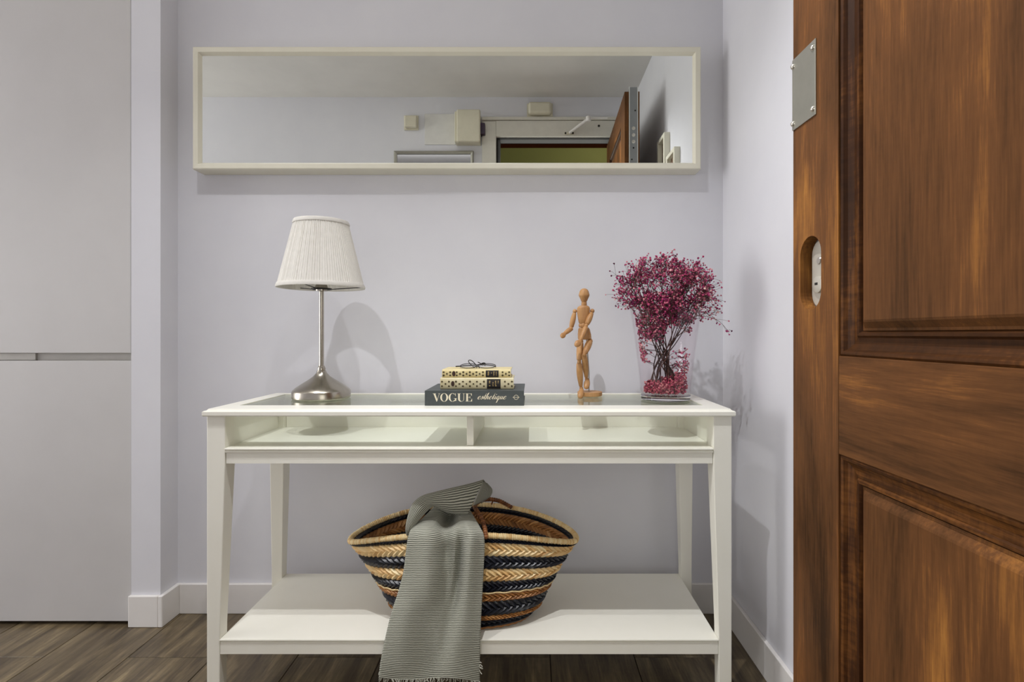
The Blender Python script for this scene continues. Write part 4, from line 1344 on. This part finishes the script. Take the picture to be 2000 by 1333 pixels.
# ribs run along the band there
loop.uv = [(v, u * 0.10) for (u, v) in loop.uv]
build('loop_fold', loop, M['cloth'], sf, smooth=80, solid=0.0022)
ra = [(943, 941.5, 1.432), (938, 955, 1.422), (931, 972, 1.412), (924, 988, 1.404)]
rm = [(947, 943, 1.448), (951, 955, 1.462), (946, 971, 1.458), (936, 983, 1.44)]
rc = [(951, 944.5, 1.455), (961, 957, 1.482), (957, 970, 1.484), (944, 978, 1.47)]
rd_ = [(950, 946, 1.475), (957, 958, 1.510), (952, 972, 1.512), (940, 984, 1.50)]
fl2 = sheet([[P(*p) for p in r] for r in (ra, rm, rc, rd_)], 5, 5)
build('end_fold', fl2, M['cloth'], sf, smooth=80, solid=0.0022)
fr_ = MB()
FR = random.Random(9)
for k in range(90):
    u = k / 89
    b0 = P(740 + 197 * u, 1326 + 3 * math.sin(u * 7) + 6 * (u - 0.5), 1.284 + 0.008 * abs(2 * u - 1) ** 4)
    e_ = b0 + Vector((FR.uniform(-.006, .006), FR.uniform(-.004, .004), -FR.uniform(0.006, 0.016)))
    fr_.tube([b0, (b0 + e_) / 2 + Vector((FR.uniform(-.003, .003), FR.uniform(-.002, .002), 0)), e_], 0.0007, 4)
for k in range(16):
    s = FR.random()
    left = k % 3 != 0
    b0 = P((743 if left else 936), (1305 if left else 1288) + 22 * s, 1.288)
    e_ = b0 + Vector((FR.uniform(-.006, .004) if left else FR.uniform(.001, .011), FR.uniform(-.004, .002), FR.uniform(-0.014, 0.004)))
    fr_.tube([b0, (b0 + e_) / 2 + Vector((0, FR.uniform(-.003, .003), FR.uniform(-.003, .003))), e_], 0.0009, 4)
build('fringe', fr_, M['cloth'], sf, kind='stuff')

# ------------------------------------------------------------------ open entrance door at the right
W_, TH = 0.74, 0.072
dr = thing('door_1', 'open brown stained panelled entrance door with steel plate and lock', 'door', (0.4704, 0.16, 0), kind='structure', rz=math.atan2(0.0275, 1.0))
def dpart(name, mb, mat, parent=dr, **k):
    return build(name, mb, mat, parent, local=True, **k)
ZB, ZTOP = 0.008, 2.108
R0, R1 = 0.761, 0.906          # lock rail
PT = 1.985                     # top of the upper panel
PB = 0.20                      # bottom of the lower panel
U1, U0 = 0.612, 0.128          # panel openings (inside of the stiles)
FE = 0.738                     # free edge of the wooden face
dpart('core', MB().box(0.0205, 0.062, 0.002, 0.7395, ZB, 2.125), M['edge_steel'])
dpart('edge_plate', MB().box(0.024, 0.060, 0.7395, 0.7415, ZB, 2.128), M['edge_steel'])
for x in (0.0205, 0.0602):
    dpart('edge_trim', MB().box(x, x + 0.0035, 0.7395, 0.743, ZB, 2.130), M['bright_edge'])
for z in (1.929, 1.897, 1.865):
    dpart('bolt', MB().axis_lathe((0.042, 0.7415, z), (0.042, 0.7445, z), [(0, 0.0085), (0.7, 0.0085), (1, 0.006)], 16), M['screw'], smooth=40)
for (x, z) in ((0.050, 2.015), (0.042, 1.835), (0.034, 1.779)):
    dpart('edge_screw', MB().axis_lathe((x, 0.7415, z), (x, 0.7425, z), [(0, 0.004), (1, 0.004)], 10), M['dark'])
dpart('back_skin', MB().box(0.0625, 0.0715, 0.004, FE, ZB, ZTOP), M['door_v'])
# free-edge stile with the oval lock opening
LU, LZ, LR, LH = 0.686, 1.037, 0.030, 0.060     # centre, radius, half height
st = MB()
st.box(0, 0.020, U1, FE, ZB, LZ - LH - 0.001).box(0, 0.020, U1, FE, LZ + LH + 0.001, ZTOP)
arcR = [(LU + LR * math.cos(a), LZ + (LH - LR) + LR * math.sin(a)) for a in [math.pi / 2 - math.pi / 2 * i / 8 for i in range(9)]]
arcR2 = [(LU + LR * math.cos(a), LZ - (LH - LR) + LR * math.sin(a)) for a in [-math.pi / 2 * i / 8 for i in range(9)]]
pr = [(LU, LZ + LH + 0.001)] + arcR + arcR2 + [(LU, LZ - LH - 0.001), (FE, LZ - LH - 0.001), (FE, LZ + LH + 0.001)]
st.prism(pr, 0, 0, 0.020)
pl = [(2 * LU - u, z) for (u, z) in [(LU, LZ + LH + 0.001)] + arcR + arcR2 + [(LU, LZ - LH - 0.001)]] + [(U1, LZ - LH - 0.001), (U1, LZ + LH + 0.001)]
st.prism(pl, 0, 0, 0.020)
dpart('stile', st, M['door_v'])
dpart('stile', MB().box(0, 0.020, 0.0, U0, ZB, ZTOP), M['door_v'], bevel=0.001)
for (z0, z1) in ((ZB, PB), (R0, R1), (PT, ZTOP)):
    dpart('rail', MB().box(0.0002, 0.020, U0 + 0.0002, U1 - 0.0002, z0, z1), M['door_h'], bevel=0.001)
mold = [(0, 0.0201, 0), (0, 0.0035, 0), (0.003, 0.0015, 0), (0.007, 0.0030, 0), (0.010, 0.0080, 0), (0.018, 0.0125, 0), (0.027, 0.0120, 0), (0.030, 0.0085, 0), (0.034, 0.0085, 0), (0.037, 0.0145, 0), (0.037, 0.0201, 0)]
for (z0, z1) in ((R1, PT), (PB, R0)):
    sides = rails((U0, U1, z0, z1), mold, lambda u, v, d: (d, u, v))
    for i, r in enumerate(sides):
        dpart('moulding', r, M['door_dark'] if i % 2 else M['door_dark_h'])
    # raised field with a bevelled margin
    a0, a1, c0, c1 = U0 + 0.037, U1 - 0.037, z0 + 0.037, z1 - 0.037
    B = 0.012
    vs = []
    for (ins, x) in ((0, 0.0201), (0, 0.0125), (0.0035, 0.0120), (B, 0.0045), (B + 0.003, 0.0035)):
        vs += [(x, a0 + ins, c0 + ins), (x, a1 - ins, c0 + ins), (x, a1 - ins, c1 - ins), (x, a0 + ins, c1 - ins)]
    fs = [(0, 1, 2, 3), (16, 17, 18, 19)]
    for k in range(4):
        for i in range(4):
            j = (i + 1) % 4
            fs.append((k * 4 + i, k * 4 + j, k * 4 + 4 + j, k * 4 + 4 + i))
    dpart('panel', MB().add(vs, fs), M['door_v'])
# steel cover plate
sp_ = dpart('steel_plate', MB().box(-0.0022, 0.0, 0.668, 0.738, 1.287, 1.408), M['steel'], bevel=0.0008)
for (u, z) in ((0.675, 1.396), (0.675, 1.298), (0.7345, 1.396), (0.7345, 1.298)):
    build('screw', MB().axis_lathe((-0.0022, u, z), (-0.0062, u, z), [(0, 0.0048), (0.5, 0.0042), (1, 0.0015)], 14), M['screw'], sp_, smooth=50, local=True)
# lock inside the oval opening
def stadium(cu, cz_, r, h, n=10):
    return [(cu + r * math.cos(math.pi * i / n), cz_ + (h - r) + r * math.sin(math.pi * i / n)) for i in range(n + 1)] + [(cu - r * math.cos(math.pi * i / n), cz_ - (h - r) - r * math.sin(math.pi * i / n)) for i in range(n + 1)]
lk = dpart('lock_plate', MB().prism(stadium(0.6835, LZ - 0.001, 0.0215, 0.054), 0, 0.0135, 0.0204), M['lock'], bevel=0.0012)
cy_ = build('cylinder', MB().axis_lathe((0.0135, 0.684, LZ - 0.019), (0.0085, 0.684, LZ - 0.019), [(0, 0.0135), (0.8, 0.0135), (1, 0.0115)], 28), M['lock'], lk, smooth=40, local=True)
build('keyhole', MB().box(0.0081, 0.0086, 0.680, 0.688, LZ - 0.0195, LZ - 0.0155), M['dark'], lk, local=True)
build('screw', MB().axis_lathe((0.0135, 0.684, LZ + 0.020), (0.0120, 0.684, LZ + 0.020), [(0, 0.0062), (1, 0.0052)], 16), M['screw'], lk, smooth=40, local=True)
for z in (0.35, 1.1, 1.85):
    dpart('hinge', MB().axis_lathe((0.030, -0.006, z), (0.030, -0.006, z + 0.09), [(0, 0.007), (1, 0.007)], 12), M['steel'], smooth=40)
